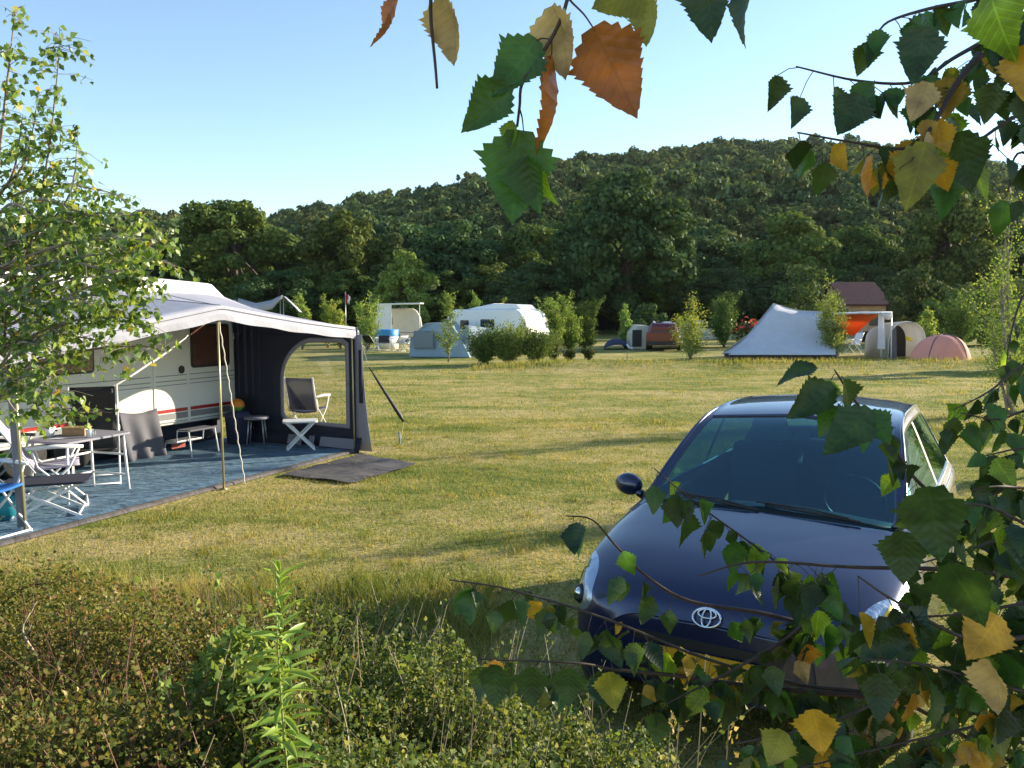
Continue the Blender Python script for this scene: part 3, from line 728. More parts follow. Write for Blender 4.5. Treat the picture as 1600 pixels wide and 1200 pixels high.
# second awning behind
aw2 = thing('awning', 'white sun canopy with small peak just behind the ridge of the big grey awning', 'awning', G(430, 560))
y0 = 21.
def Q(px, py, y): return P(px, py, y)
mb = MB()
ridge = [(372, 466), (400, 474), (425, 469), (441, 461), (452, 471), (466, 485)]
mb.grid([[Q(a, b, y0 - .4), Q(a + 2, b + (4 if a < 430 else 2), y0 + .6), Q(a + 6, b + 3, y0 + 2.2)] for a, b in ridge])
mb.grid([[Q(a, b, y0 - .4), Q(a, b + (14 if a < 440 else 3), y0 - .45)] for a, b in ridge[:4]])
mb.build('canopy', M['canvas'], aw2, True, solid=.01)
for px, pt_ in ((438, 463), (443, 463)):
    mb = MB(); b_ = Q(px, 600, y0); b_[2] = 0; mb.tube([b_, Q(px, pt_, y0 - .3)], .015, 6); mb.build('pole', M['grey_metal'], aw2, True)
# ================================================================== FAR CAMPSITE
def FX(px, y): return (px - 800) / F * y
def hz(py, y): return P(800, py, y)[2]
def gy(py): return float(G(800, py)[1])
M['cv_white'] = mat('white_caravan_skin', (.78, .78, .77), .4, noise=.04, nscale=2)
M['cv_blue'] = cloth('blue_grey_tent_cloth', (.36, .46, .54), .3)
M['cream'] = mat('cream_skin', (.62, .58, .48), .5, noise=.08, nscale=2)
M['dglass'] = mat('dark_window', (.03, .04, .05), .1)
def caravan(label, x, y, rz, L, W, Ht, skin, wins, hatch=False, z0=.45):
    r = thing('caravan', label, 'caravan', (x, y, 0), rz)
    mb = MB(); prof = [(-L / 2 + .08, z0), (L / 2 - .08, z0), (L / 2 + .05, z0 + .5), (L / 2 - .05, z0 + 1.2), (L / 2 - .3, Ht - .12), (L / 2 - .55, Ht), (-L / 2 + .6, Ht), (-L / 2 + .25, Ht - .15), (-L / 2 - .02, z0 + 1.1), (-L / 2 - .05, z0 + .4)]
    mb.prism([(a, -W / 2, b) for a, b in prof], (0, W, 0)); mb.build('body', skin, r, bevel=.09)
    for (u0, u1, za, zb) in wins:
        mb = MB(); mb.prism([(a, -W / 2 - .025, b) for a, b in rrect(u0, u1, za, zb, .06)], (0, .03, 0)); mb.build('window', M['dglass'], r, bevel=.008)
    mb = MB(); mb.prism([(-L / 2 - .045, a, b) for a, b in rrect(-W / 2 + .3, W / 2 - .3, z0 + .75, z0 + 1.35, .08)], (-.03, 0, 0)); mb.build('window', M['dglass'], r)
    mb = MB(); mb.box((0, -W / 2 - .006, z0 + .28), (L - .3, .012, .05)); mb.build('stripe', M['line'], r)
    for s in (-1, 1):
        mb = MB(); mb.tube([(0, s * (W / 2 - .2), .32), (0, s * (W / 2 + .01), .32)], .32, 16); mb.build('wheel', M['rubber'], r)
    if hatch:
        mb = MB(); mb.prism([(a, -W * .32, b) for a, b in [(-L * .28, Ht - .01), (L * .40, Ht - .01), (L * .34, Ht + .22), (L * .05, Ht + .27), (-L * .18, Ht + .10)]], (0, W * .64, 0)); mb.build('roof_box', M['cv_white'], r, bevel=.06)
        mb = MB(); mb.prism([(a, -W * .20, b) for a, b in [(-L * .17, Ht + .10), (L * .02, Ht + .26), (L * .02, Ht + .29), (-L * .17, Ht + .13)]], (0, W * .4, 0)); mb.build('roof_window', M['line'], r)
    else:
        mb = MB(); mb.box((L * .1, 0, Ht + .04), (.5, .5, .1)); mb.build('roof_vent', M['line'], r, bevel=.02)
    return r
# white caravan with raised roof, its long side turned to the right towards the sun
y = 40.
caravan('white caravan with a raised roof box behind the blue grey tent', FX(776, y + 1), y + 1.8, radians(-33), 4.7, 2.2, 2.17, M['cv_white'], [(-1.4, -.9, 1.2, 1.65), (-.2, .6, 1.2, 1.7)], True)
# blue grey tent annex: long low tent with window on its left gable part
tn = thing('tent', 'blue grey awning tent with square dark window beside the caravan with raised roof', 'tent', (FX(690, 38.5), 38.5, 0))
yA = 38.5
def T3(px, py, y): p = P(px, py, y); return p
def wallq(mb, a, b, za, zb, n=6):
    mb.grid([[np.array([a[0] + (b[0] - a[0]) * s, a[1] + (b[1] - a[1]) * s, (za[0] + (za[1] - za[0]) * s) * (1 - t) + (zb[0] + (zb[1] - zb[0]) * s) * t]) for t in np.linspace(0, 1, 3)] for s in np.linspace(0, 1, n)])
mb = MB()
a0 = np.array([FX(639, yA), yA]); a1 = np.array([FX(688, yA - .3), yA - .3]); a2 = np.array([FX(735, yA - .6), yA - .6]); a3 = np.array([FX(798, yA + .5), yA + .5])
top1 = hz(505, yA); top2 = hz(502, yA)
# left gable face with sloping left edge
front = [(*a0, 0.02), (*a1, .02), (*a2, .02), (*(a2 + [-.5, .3]), 1.0), (*(a2 + [-1.0, .6]), top2), (*(a1 + [-.3, .35]), top1 + .02), (*(a1 + [-.7, .3]), top1 + .0), (*(a0 + [.25, .2]), top1 - .45), (*(a0 + [.05, .05]), .8)]
mb.prism(front, (.15, 2.4, 0)); mb.build('body', M['cv_blue'], tn, True, bevel=.05)
mb = MB()
if 0: rear = [(*(a2 + [.1, 1.0]), .02), (*(a3 + [0, .2]), .02), (*(a3 + [-.05, .35]), 1.6), (*(a3 + [-.35, .5]), top2 + .06), (*(a2 + [-.2, 1.2]), top2 + .04)]
wallq(mb, a2 + [-.25, .3], a2 + [.9, 1.2], (.01, .01), (top2 * .9, top2 * .8)); mb.build('annex', M['cv_blue'], tn, True, solid=.02)
def onface(a, b, f0, f1, z0, z1, off):
    d = b - a; nrm = np.array([d[1], -d[0]]); nrm = nrm / np.linalg.norm(nrm); nrm = nrm if nrm[1] < 0 else -nrm
    return [(*(a + d * f + nrm * off), z) for f, z in ((f0, z0), (f1, z0), (f1, z1), (f0, z1))], np.array([*(nrm * .03), 0])
M['dwin'] = mat('smoky_window', (.12, .17, .21), .3); M['trimb'] = mat('tent_trim', (.14, .18, .22), .7)
for f0, f1, z0, z1, aa, bb in ((.2, .78, .45, 1.15, a0, a1),):
    q, e_ = onface(aa, bb, f0 - .04, f1 + .04, z0 - .05, z1 + .05, -.045); mb = MB(); mb.prism(q, e_ * 2); wf = mb.build('window', M['trimb'], tn, True)
    q, e_ = onface(aa, bb, f0, f1, z0, z1, .02); mb = MB(); mb.prism(q, e_); mb.build('window_sheet', M['dwin'], tn, True)
# caravan further back left with pale awning and blue barrels
y = 54.
caravan('pale caravan with cream front far behind the left birch saplings', FX(622, y), y, radians(6), 3.0, 1.9, hz(482, y) , M['cream'], [(-.9, -.3, 1.2, 1.7)])
aw3 = thing('awning', 'flat white sunshade roof over the cream caravan beyond the saplings', 'awning', (FX(622, 52), 52, 0))
mb = MB(); yy = 52.; z_ = hz(476, yy); mb.prism([(FX(590, yy), yy, z_ - .02), (FX(657, yy), yy, z_ + .05), (FX(657, yy), yy, z_ + .12), (FX(590, yy), yy, z_ + .06)], (0, 2.2, 0)); mb.build('roof', M['cv_white'], aw3, True)
mb = MB(); mb.prism([(FX(590, yy), yy + .1, .9), (FX(612, yy), yy + .1, .9), (FX(612, yy), yy + .1, z_), (FX(590, yy), yy + .1, z_)], (0, .04, 0)); mb.build('front_panel', M['cv_white'], aw3, True)
for px in (591, 656):
    mb = MB(); mb.tube([(FX(px, yy), yy - .02, 0), (FX(px, yy), yy - .02, z_)], .025, 6); mb.build('pole', M['white_metal'], aw3, True)
M['poolblue'] = mat('pool_blue', (.05, .30, .62), .4)
pool = thing('paddling_pool', 'round white tub with bright blue rim beside the cream caravan', 'pool', (FX(605, 47), 47, 0))
mb = MB(); mb.lathe([(.001, .02), (.62, .02), (.62, .72), (.55, .74), (.001, .74)], n=24); mb.build('body', M['white_pl'], pool)
mb = MB(); mb.lathe([(.625, .70), (.64, 1.05), (.60, 1.08), (.001, 1.02)], n=24); mb.build('rim', M['poolblue'], pool)
pool2 = thing('water_barrel', 'small dark blue barrel left of the blue rimmed tub', 'barrel', (FX(553, 47), 47, 0))
M['deepblue'] = mat('deep_blue', (.03, .10, .42), .4); mb = MB(); mb.lathe([(.001, 0), (.3, 0), (.34, .4), (.33, 1.0), (.3, 1.05), (.001, 1.05)], n=18); mb.build('body', M['deepblue'], pool2)
mb = MB(); mb.lathe([(.35, .38), (.36, .4), (.35, .42)], n=18); mb.build('hoop', M['black'], pool2)
# flag on a pole
fl = thing('flag', 'red and white flag hanging from a thin pole above the saplings', 'flag', (FX(541, 48), 48, 0))
zt_ = hz(457, 48); mb = MB(); mb.tube([(0, 0, 0), (0, 0, zt_ + .05)], .02, 6); mb.build('pole', M['grey_metal'], fl)
fw = mat('white_cloth', (.8, .8, .8), .8); fr = mat('red_cloth', (.55, .02, .03), .8)
for nm, m_, z0, z1, w0 in (('red_stripe', fr, .0, .5, .0), ('white_stripe', fw, .35, .62, .13)):
    pass
mb = MB(); mb.grid([[(.02 + .12 * s + .03 * sin(t * 6), .05 * sin(s * 9 + t * 3), zt_ - .05 - .5 * t - .12 * s) for t in np.linspace(0, 1, 8)] for s in np.linspace(0, 1, 4)]); mb.build('red_band', fr, fl, solid=.01)
mb = MB(); mb.grid([[(.14 + .10 * s + .03 * sin(t * 6), .05 * sin(s * 7 + t * 3 + 2), zt_ - .12 - .45 * t - .1 * s) for t in np.linspace(0, 1, 8)] for s in np.linspace(0, 1, 4)]); mb.build('white_band', fw, fl, solid=.01)
# outdoor furniture in front of the pale caravan: low dark and white chairs
for k, (px, py, mt_, lab) in enumerate([(582, 549, 'black', 'low dark folding chair at the far grass edge, left one of the row'), (600, 549, 'bluefab', 'dark blue folding chair at the far grass edge beside the white loungers'), (620, 550, 'white_pl', 'white lounger at the far grass edge next to the blue grey tent'), (632, 550, 'white_pl', 'white lounger touching the left side of the blue grey tent')]):
    camp_chair('camping_chair', lab, px, py, radians(150 + 40 * k), M[mt_], M['white_metal'], .8, .35, .6)
# right group ----------------------------------------------------
y = 47.
sc1 = thing('dome_tent', 'tiny dark blue tent left of the cream awning and red car', 'tent', (FX(963, y), y, 0))
mb = MB(); mb.grid([[( (FX(984, y) - FX(942, y)) / 2 * (cos(pi * i / 10)) * (1 - .25 * (j / 6) ** 2) , -1 + 2 * j / 6, .02 + .55 * sin(pi * i / 10) * (sin(pi * (j + .6) / 7.2) ** .6)) for j in range(7)] for i in range(11)]); mb.build('flysheet', M['bluefab'], sc1, solid=.01)
mb = MB(); mb.tube([(.45, -1.05, .3), (.55, -1.2, .12), (.75, -1.3, .08)], .07, 6); mb.build('stuff_sack', M['white_pl'], sc1)
cw = thing('awning', 'low cream awning tent directly left of the red car', 'awning', (FX(998, 47.), 47., 0))
yy = 46.; zt2 = hz(509, yy); mb = MB(); mb.prism([(FX(985, yy), yy, .02), (FX(1014, yy), yy, .02), (FX(1014, yy), yy, zt2), (FX(997, yy), yy, zt2 + .03), (FX(987, yy), yy, zt2 - .35)], (0, 2.4, 0)); mb.build('body', M['cream'], cw, True, bevel=.04)
mb = MB(); mb.box((FX(995, yy), yy - .02, .62), (.5, .05, .9)); mb.build('doorway', M['black'], cw, True)
caravan('white caravan behind the red car and a green bush', FX(1083, 49), 49.5, radians(-8), 4.4, 2.0, hz(503, 49), M['cv_white'], [(-1.2, -.5, 1.1, 1.5), (.4, 1.2, 1.1, 1.5)])
# red car
rc = thing('parked_car', 'dark red estate car parked beside the cream awning, seen from behind', 'car', (FX(1038, 44.), 44.4, 0), radians(-12))
M['redpaint'] = mat('red_car_paint', (.14, .008, .012), .25, .2, coat=1)
mb = MB(); secs = [(-.86, .3), (-.9, .6), (-.88, .85), (-.78, 1.0), (-.66, 1.38), (-.58, 1.46), (.58, 1.46), (.66, 1.38), (.78, 1.0), (.88, .85), (.9, .6), (.86, .3)]
def redrow(yv, k, top=1.): return [(a * k, yv, .3 + (b - .3) * (top if b > .95 else 1) * (1 if b <= .95 else 1)) for a, b in secs]
rows = [redrow(-.05, .90, .8), redrow(0, .96, .95), redrow(.25, 1, 1), redrow(1.2, 1, 1.01), redrow(2.4, 1, .99), redrow(3.0, .99, .62), redrow(3.9, .95, .56), redrow(4.2, .85, .45)]
mb.grid(rows, flip=True); mb.add(rows[0], [tuple(range(12))]); mb.build('body', M['redpaint'], rc, solid=0)
mb = MB(); mb.prism([(-.62, -.07, .98), (.62, -.07, .98), (.55, .02, 1.34), (-.55, .02, 1.34)], (0, .05, 0)); mb.build('rear_window', M['dglass'], rc)
for s in (-1, 1):
    mb = MB(); mb.prism([(s * .80, .5, 1.0), (s * .80, 2.3, 1.0), (s * .70, 2.1, 1.36), (s * .70, .55, 1.36)], (s * .03, 0, 0)); mb.build('side_window', M['dglass'], rc)
    mb = MB(); mb.box((s * .76, -.06, .86), (.16, .06, .26)); mb.build('tail_light', M['redlabel'], rc)
    for yw in (.75, 3.3):
        mb = MB(); mb.tube([(s * .70, yw, .31), (s * .90, yw, .31)], .31, 18); mb.build('wheel', M['rubber'], rc)
mb = MB(); mb.box((0, -.09, .42), (1.6, .1, .16)); mb.build('bumper', M['black'], rc, bevel=.02)
# big canvas tent ------------------------------------------------
bt = thing('canvas_tent', 'large pale blue grey canvas tent with peaked roof, dark foot band and orange lining', 'tent', (FX(1260, 37), 37, 0))
M['tentblue'] = cloth('blue_white_canvas', (.76, .77, .84), .35, bump=.3, bscale=2); M['tentwhite'] = cloth('white_canvas', (.74, .73, .72), .3); M['orangec'] = cloth('orange_lining', (.80, .20, .03), .5)
yf = 36.2; Zf = lambda py, yv=yf: hz(py, yv)
# front slope: from ground hem to ridge line (peak 1208,473 -> 1290,487 ... 1395,486)
rid = [(1198, 486), (1208, 474), (1225, 480), (1250, 486), (1280, 487), (1305, 489)]
hem = [(1127, 544), (1160, 546), (1195, 545), (1230, 546), (1270, 545), (1306, 546)]
yr = yf + 2.4
mb = MB()
# left flank: triangular fan peak -> hem left, front
pk = P(1208, 474, yr)
rows = []
for s in np.linspace(0, 1, 14):
    h_ = np.array([np.interp(s, np.linspace(0, 1, 6), [a for a, b in hem]), np.interp(s, np.linspace(0, 1, 6), [b for a, b in hem])])
    r_ = np.array([np.interp(s, [0, .02, .2, .45, .75, 1], [1207, 1208, 1225, 1250, 1280, 1305]), np.interp(s, [0, .02, .2, .45, .75, 1], [475, 474, 480, 486, 487, 489])])
    a_ = P(h_[0], h_[1], yf + (.8 if s < .02 else 0)); b_ = P(r_[0], r_[1], yr)
    a_[2] = .24
    row = []
    for t_ in np.linspace(0, 1, 10):
        p_ = a_ * (1 - t_) + b_ * t_; p_[2] -= .30 * sin(pi * t_) * (1 - s * .35); row.append(p_)
    rows.append(row)
mb.grid(rows); mb.build('roof_front', M['tentblue'], bt, True, solid=.01)
mb = MB(); rows = []
for s in np.linspace(0, 1, 10):
    b_ = P(np.interp(s, [0, .2, .45, .75, 1], [1208, 1225, 1250, 1280, 1305]), np.interp(s, [0, .2, .45, .75, 1], [474, 480, 486, 487, 489]), yr)
    c_ = b_ + np.array([.3, 2.6, 0]); c_[2] = .4
    rows.append([b_ * (1 - t_) + c_ * t_ + np.array([0, 0, .02]) for t_ in np.linspace(0, 1, 6)])
mb.grid(rows, flip=True); e0 = P(1130, 544, yf + .8); e0[2] = .32; e1 = P(1208, 474, yr) + np.array([.3, 2.6, 0]); e1[2] = .4; mb.grid([[e0, (e0 + pk) / 2 - [0, 0, .3], pk], [e0 * .5 + e1 * .5, (pk + e1) / 2 - [.4, 0, .3], pk], [e1, (pk + e1) / 2 - [0, 0, .1], pk]]); mb.build('roof_back', M['tentwhite'], bt, True, solid=.01)
# white ridge edge and flat porch roof to the right
yp = yf + 1.4
mb = MB(); rows = []
for a, b in [(1300, 489), (1320, 488), (1345, 487), (1370, 487), (1394, 487)]:
    rows.append([P(a - 2, b + 3, yp - .2), P(a, b, yp + .6), P(a + 1, b + 1, yp + 2.4)])
mb.grid(rows); 
mb.grid([[P(a, 488, yp - .2), P(a + 1, 488 + 12 * abs(sin((a - 1375) / 24 * pi)) , yp - .25)] for a in np.linspace(1375, 1394, 8)])
mb.build('porch_roof', M['tentwhite'], bt, True, solid=.01)
mb = MB(); rows = [[P(a, 491, yp + 1.8), P(a, b, yp + 1.7)] for a, b in [(1300, 522), (1318, 522), (1335, 524), (1348, 512), (1362, 500), (1374, 492)]]
mb.grid(rows); mb.build('lining', M['orangec'], bt, True, solid=.01)
M['darkband'] = mat('dark_foot_band', (.03, .02, .025), .8)
mb = MB(); mb.grid([[np.array([FX(a, yf + .15), yf + .12, .01]), np.array([FX(a, yf + .15), yf + .15, .30])] for a in np.linspace(1132, 1300, 12)]); mb.build('foot_band', M['darkband'], bt, True, solid=.02)
mb = MB(); mb.prism([(FX(1300, yp), yp + 1.6, .0), (FX(1333, yp), yp + 1.6, .0), (FX(1333, yp), yp + 1.6, 1.0), (FX(1300, yp), yp + 1.6, 1.0)], (0, .05, 0)); mb.build('inner_panel', M['tentwhite'], bt, True)
for px, pyt in ((1208, 474), (1377, 489), (1393, 488), (1303, 489)):
    yv = yr if px == 1208 else yp - .1; b_ = P(px, 540, yv); b_[2] = 0; mb = MB(); mb.tube([b_, P(px, pyt + 1, yv)], .03, 6); mb.build('pole', M['white_metal'], bt, True)
mb = MB(); mb.prism([P(1373, 490, yp - .15), P(1381, 490, yp - .15), P(1383, 545, yp - .15), P(1371, 545, yp - .15)], (0, .04, 0)); mb.build('hanging_panel', M['tentblue'], bt, True)
# things below the porch
for k, (px, lab, mt_) in enumerate([(1352, 'dark camping chair under the porch with the orange lining', 'black'), (1364, 'grey camping chair under the porch roof right of the orange lining', 'mid_fab'), (1332, 'white garden chair half hidden by the birch sapling beside the big tent', 'white_pl')]):
    camp_chair('camping_chair', lab, px, 548 if k < 2 else 553, radians(170 + 60 * k), M[mt_], M['white_metal'], 1.0, .2)
# small white tunnel tent
tt = thing('tunnel_tent', 'small whitish tunnel tent with open dark front beside the porch of the canvas tent', 'tent', (FX(1420, 38), 38, 0))
yt_ = 37.5; hw_ = (FX(1445, yt_) - FX(1388, yt_)) / 2; ht_ = hz(504, yt_); cx_ = (FX(1445, yt_) + FX(1388, yt_)) / 2
def arch(yv, k=1., n=14, dx=0): return [(cx_ + dx + hw_ * k * -cos(pi * i / n) * (1 if True else 0), yv, ht_ * k * sin(pi * i / n) ** .42) for i in range(n + 1)]
mb = MB(); mb.grid([arch(yt_, 1), arch(yt_ + .8, 1.01), arch(yt_ + 1.8, .98), arch(yt_ + 2.8, .85)], flip=True); mb.build('flysheet', M['tentwhite'], tt, True, solid=.01)
mb = MB(); mb.grid([arch(yt_ - .06, 1.02), arch(yt_ + .12, 1.03)], flip=True); mb.build('white_hem', M['tentwhite'], tt, True, solid=.02)
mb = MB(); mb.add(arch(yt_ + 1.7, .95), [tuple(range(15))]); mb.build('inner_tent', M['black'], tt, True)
mb = MB(); mb.prism([(cx_ - hw_ * .95, yt_ + .1, 0), (cx_ - hw_ * .45, yt_ + .1, 0), (cx_ - hw_ * .55, yt_ + .1, ht_ * .93), (cx_ - hw_ * .85, yt_ + .1, ht_ * .6)], (0, .03, 0)); mb.build('door_flap', M['mid_fab'], tt, True)
M['yellow'] = mat('yellow_cloth', (.75, .55, .02), .6)
tl = thing('towel', 'yellow cloth hanging at the open front of the small tunnel tent', 'towel', tuple(P(1421, 530, yt_ - .3)))
mb = MB(); mb.grid([[P(1415 + 10 * s, 523 + 6 * s + 6 * t_ + 1.5 * sin(s * 5), yt_ - .3 + .05 * sin(s * 8)) for t_ in (0, .5, 1)] for s in np.linspace(0, 1, 6)]); mb.build('cloth', M['yellow'], tl, True, solid=.02)
# pink dome tent
dt = thing('dome_tent', 'salmon pink dome tent standing in dry grass at the right', 'tent', (FX(1469, 34), 34, 0))
M['salmon'] = cloth('salmon_fabric', (.78, .42, .34), .35); rw = (FX(1515, 34) - FX(1426, 34)) / 2; hh = hz(523, 34) 
def dome(n=28, m=8):
    rows = []
    for i in range(m + 1):
        t_ = i / m; row = []
        for k in range(n + 1):
            a = 2 * pi * k / n; rr = (cos(t_ * pi / 2) ** .8) * (1 + .06 * cos(2 * a)) * (1 - .05 * abs(sin(2 * a)) * sin(pi * t_))
            row.append((rr * cos(a) * rw + .10 * t_, rr * sin(a) * rw * .8, hh * sin(t_ * pi / 2) ** 1.05))
        rows.append(row)
    return rows
mb = MB(); mb.grid(dome(), flip=True); mb.build('flysheet', M['salmon'], dt)
for a0_ in (pi / 4, 3 * pi / 4):
    mb = MB(); pts_ = []
    for i in range(25):
        t_ = abs(i - 12) / 12; a = a0_ if i <= 12 else a0_ + pi; rr = cos((1 - t_) * pi / 2) ** .8 * .955 if t_ > 0 else 0; rr *= (1 + .06 * cos(2 * a))
        pts_.append((rr * cos(a) * rw + .1 * (1 - t_), rr * sin(a) * rw * .8, hh * sin((1 - t_) * pi / 2) ** 1.05 + .015))
    mb.tube(pts_, .02, 6); mb.build('tent_pole', M['mid_fab'], dt)
mb = MB(); mb.tube([(.15, -.33, hh * .86), (.3, -.45, hh * .78)], .045, 6); mb.build('vent', M['orangec'], dt)
# house
hs = thing('house', 'house with dark red roof half hidden by trees at the foot of the wood', 'house', (FX(1358, 66), 66, 0))
M['rooft'] = mat('red_roof_tiles', (.075, .02, .02), .8, noise=.3, nscale=4); M['wallc'] = mat('plaster_wall', (.50, .33, .24), .8, noise=.15, nscale=2)
yh = 64.; x0, x1 = FX(1318, yh), FX(1392, yh); ze, zr_ = hz(475, yh), hz(443, yh + 3)
mb = MB(); mb.prism([(x0 + .3, yh + .4, -.2), (x0 + .3, yh + 6.4, -.2), (x0 + .3, yh + 6.4, ze), (x0 + .3, yh + 3.4, zr_ - .15), (x0 + .3, yh + .4, ze)], (x1 - x0 - .6, 0, 0)); mb.build('wall', M['wallc'], hs, True)
mb = MB()
mb.prism([(x0, yh - .1, ze - .15), (x0, yh + 3.4, zr_), (x0, yh + 3.4, zr_ + .14), (x0, yh - .1, ze - .01)], (x1 - x0, 0, 0)); mb.prism([(x0, yh + 6.9, ze - .15), (x0, yh + 3.405, zr_), (x0, yh + 3.405, zr_ + .14), (x0, yh + 6.9, ze - .01)], (x1 - x0, 0, 0)); mb.build('roof', M['rooft'], hs, True)
for fx in (.3, .7):
    mb = MB(); mb.box((x0 + (x1 - x0) * fx, yh + .38, 1.5), (.9, .08, 1.1)); mb.build('window', M['dglass'], hs, True)
# red flowering shrub / parasol far behind the big tent
rf = thing('flowering_shrub', 'shrub with red blooms behind the left slope of the big canvas tent', 'shrub', (FX(1172, 46), 46, 0))
k = 50; Pp = rng.normal(size=(k, 3)) * [.38, .38, .22] + [0, 0, 1.3]; V, Fc = scatter(*QUAD, Pp, frames(k, rng.normal(size=(k, 3))), np.full(k, .13)); link('flowers', mesh_np('flowers', V, Fc, [leafmat('red_blooms', [(0, (.25, .02, .03)), (1, (.5, .05, .06))], .3)]), rf)
k = 500; Pp = rng.normal(size=(k, 3)) * [.4, .4, .4] + [0, 0, .8]; Pp[:, 2] = np.abs(Pp[:, 2]); V, Fc = scatter(*QUAD, Pp, frames(k, rng.normal(size=(k, 3))), np.full(k, .12)); link('foliage', mesh_np('foliage', V, Fc, [M['leaf_dark']]), rf)
mb = MB()
for i in range(6): mb.tube([(0, 0, 0), (.2 * cos(i), .2 * sin(i), 1.0)], .015, 5)
mb.build('stem', M['bark'], rf)

# ================================================================== SAPLINGS AND SHRUBS
def sapling(name, label, px, pyb, pyt, wpx, tone, cat='tree', y=None, dens=1., ls=.075, spire=.8, group=None, ns=None):
    g = G(px, pyb); y = y or float(g[1]); x = FX(px, y); z0 = float(H(x, y)); h = hz(pyt, y) - z0; rw_ = wpx / F * y / 2
    r = thing(name, label, cat, (x, y, z0), random.uniform(0, 6), group)
    mb = MB(); Pp = []; Dd = []
    nst = ns or (1 if spire > .6 else 5)
    for s in range(nst):
        bx_ = 0 if nst == 1 else rng.normal() * rw_ * .35; by_ = 0 if nst == 1 else rng.normal() * rw_ * .35
        hh_ = h * (1 if s == 0 else rng.uniform(.55, .95))
        stem = [np.array([bx_ * t + .02 * h * sin(t * 4 + s), by_ * t + .02 * h * cos(t * 5), hh_ * t]) for t in np.linspace(0, 1, 8)]
        mb.tube(stem, list(np.linspace(.012 * hh_ + .006, .003, 8)), 6)
        nbr = int((38 if nst == 1 else 20) * dens)
        for b in range(nbr):
            t = rng.uniform(.08, .98) ; a = rng.uniform(0, 2 * pi)
            wid = rw_ * (1 - t * spire) * rng.uniform(.35, 1.3) * (1 if nst == 1 else .75)
            base = np.array([np.interp(t, np.linspace(0, 1, 8), [q[k] for q in stem]) for k in range(3)])
            tip = base + np.array([cos(a) * wid, sin(a) * wid, wid * rng.uniform(.5, 1.7)])
            mid_ = (base + tip) / 2 + [0, 0, -.05 * wid]
            mb.tube([base, mid_, tip], [.006, .004, .002], 4, False)
            nl = int(46 * dens * (wid / rw_ + .25))
            tt_ = rng.random(nl) ** .8
            q = base[None] * (1 - tt_[:, None]) + tip[None] * tt_[:, None] + rng.normal(size=(nl, 3)) * (.055 * rw_ + .025)
            Pp.append(q); Dd.append(rng.normal(size=(nl, 3)) + [0, 0, -.5])
    Pp = np.concatenate(Pp); Dd = np.concatenate(Dd); Pp[:, 2] = np.maximum(Pp[:, 2], .03)
    V, Fc = scatter(*LEAF4, Pp, frames_dir(Dd, rng.normal(size=Dd.shape)), ls * rng.uniform(.7, 1.3, len(Pp)))
    mb.build('trunk', M['birchbark'] if tone in ('light', 'yellow') else M['bark'], r)
    link('foliage', mesh_np('foliage', V, Fc, [M['leaf_' + tone]]), r); return r
for a in [
    ('birch_sapling', 'slim pale birch sapling in front of the blue grey awning tent', 702, 560, 462, 54, 'light', 'tree', 35., 1.2, .07, .62),
    ('birch_sapling', 'leafy pale sapling between the awning corner and the blue barrel', 574, 548, 463, 60, 'light', 'tree', None, 1.1, .08, .6),
    ('birch_sapling', 'birch sapling standing right in front of the big canvas tent', 1303, 562, 440, 66, 'light', 'tree', None, 1.3, .07, .6),
    ('birch_sapling', 'small green sapling just right of the far white canopy', 474, 545, 462, 30, 'light', 'tree', 46., 1.2, .085, .6),
    ('birch_sapling', 'yellowish sapling left of the flag', 513, 545, 456, 30, 'yellow', 'tree', 48., 1.2, .085, .6),
    ('birch_sapling', 'short yellow tinged sapling directly under the flag', 531, 545, 472, 34, 'yellow', 'tree', 47., 1.2, .085, .4),
    ('birch_sapling', 'thin sapling above the left end of the white caravan with raised roof', 741, 545, 462, 26, 'light', 'tree', 47., 1.1, .085, .5),
    ('birch_sapling', 'small yellow sapling showing over the raised caravan roof', 785, 540, 468, 20, 'yellow', 'tree', 52., .9, .09, .4),
    ('birch_sapling', 'pale green shrub immediately right of the white caravan', 862, 545, 470, 54, 'light', 'shrub', 42., 1.5, .09, .3),
    ('birch_sapling', 'middle one of the pale green shrubs right of the white caravan', 890, 540, 468, 48, 'light', 'shrub', 44., 1.5, .09, .35),
    ('green_shrub', 'rounder mid green shrub, rightmost of the three beside the white caravan', 913, 533, 478, 46, 'mid', 'shrub', 45., 1.6, .09, .25),
    ('birch_sapling', 'slim pale sapling left of the tiny dark blue tent', 977, 532, 476, 24, 'light', 'tree', 48., 1.2, .085, .5),
    ('birch_sapling', 'spreading bush with upright tip partly covering the red car', 1080, 562, 462, 92, 'yellow', 'shrub', None, 1.4, .065, .85, None, 5),
    ('green_shrub', 'rounded green shrub behind the left end of the big canvas tent', 1130, 530, 472, 50, 'mid', 'shrub', 48., 1.5, .09, .25),
    ('green_shrub', 'green shrub at the foot of the small tunnel tent, behind the pink dome', 1500, 545, 470, 60, 'mid', 'shrub', 42., 1.4, .09, .3),
    ('green_shrub', 'pale bush between red roofed house and tunnel tent', 1398, 520, 462, 40, 'olive', 'shrub', 52., 1.3, .1, .3),
    ('green_shrub', 'low bush right of the orange lined porch, left of the pink dome tent', 1452, 535, 486, 30, 'light', 'shrub', 45., 1.0, .09, .4)]:
    sapling(*a)
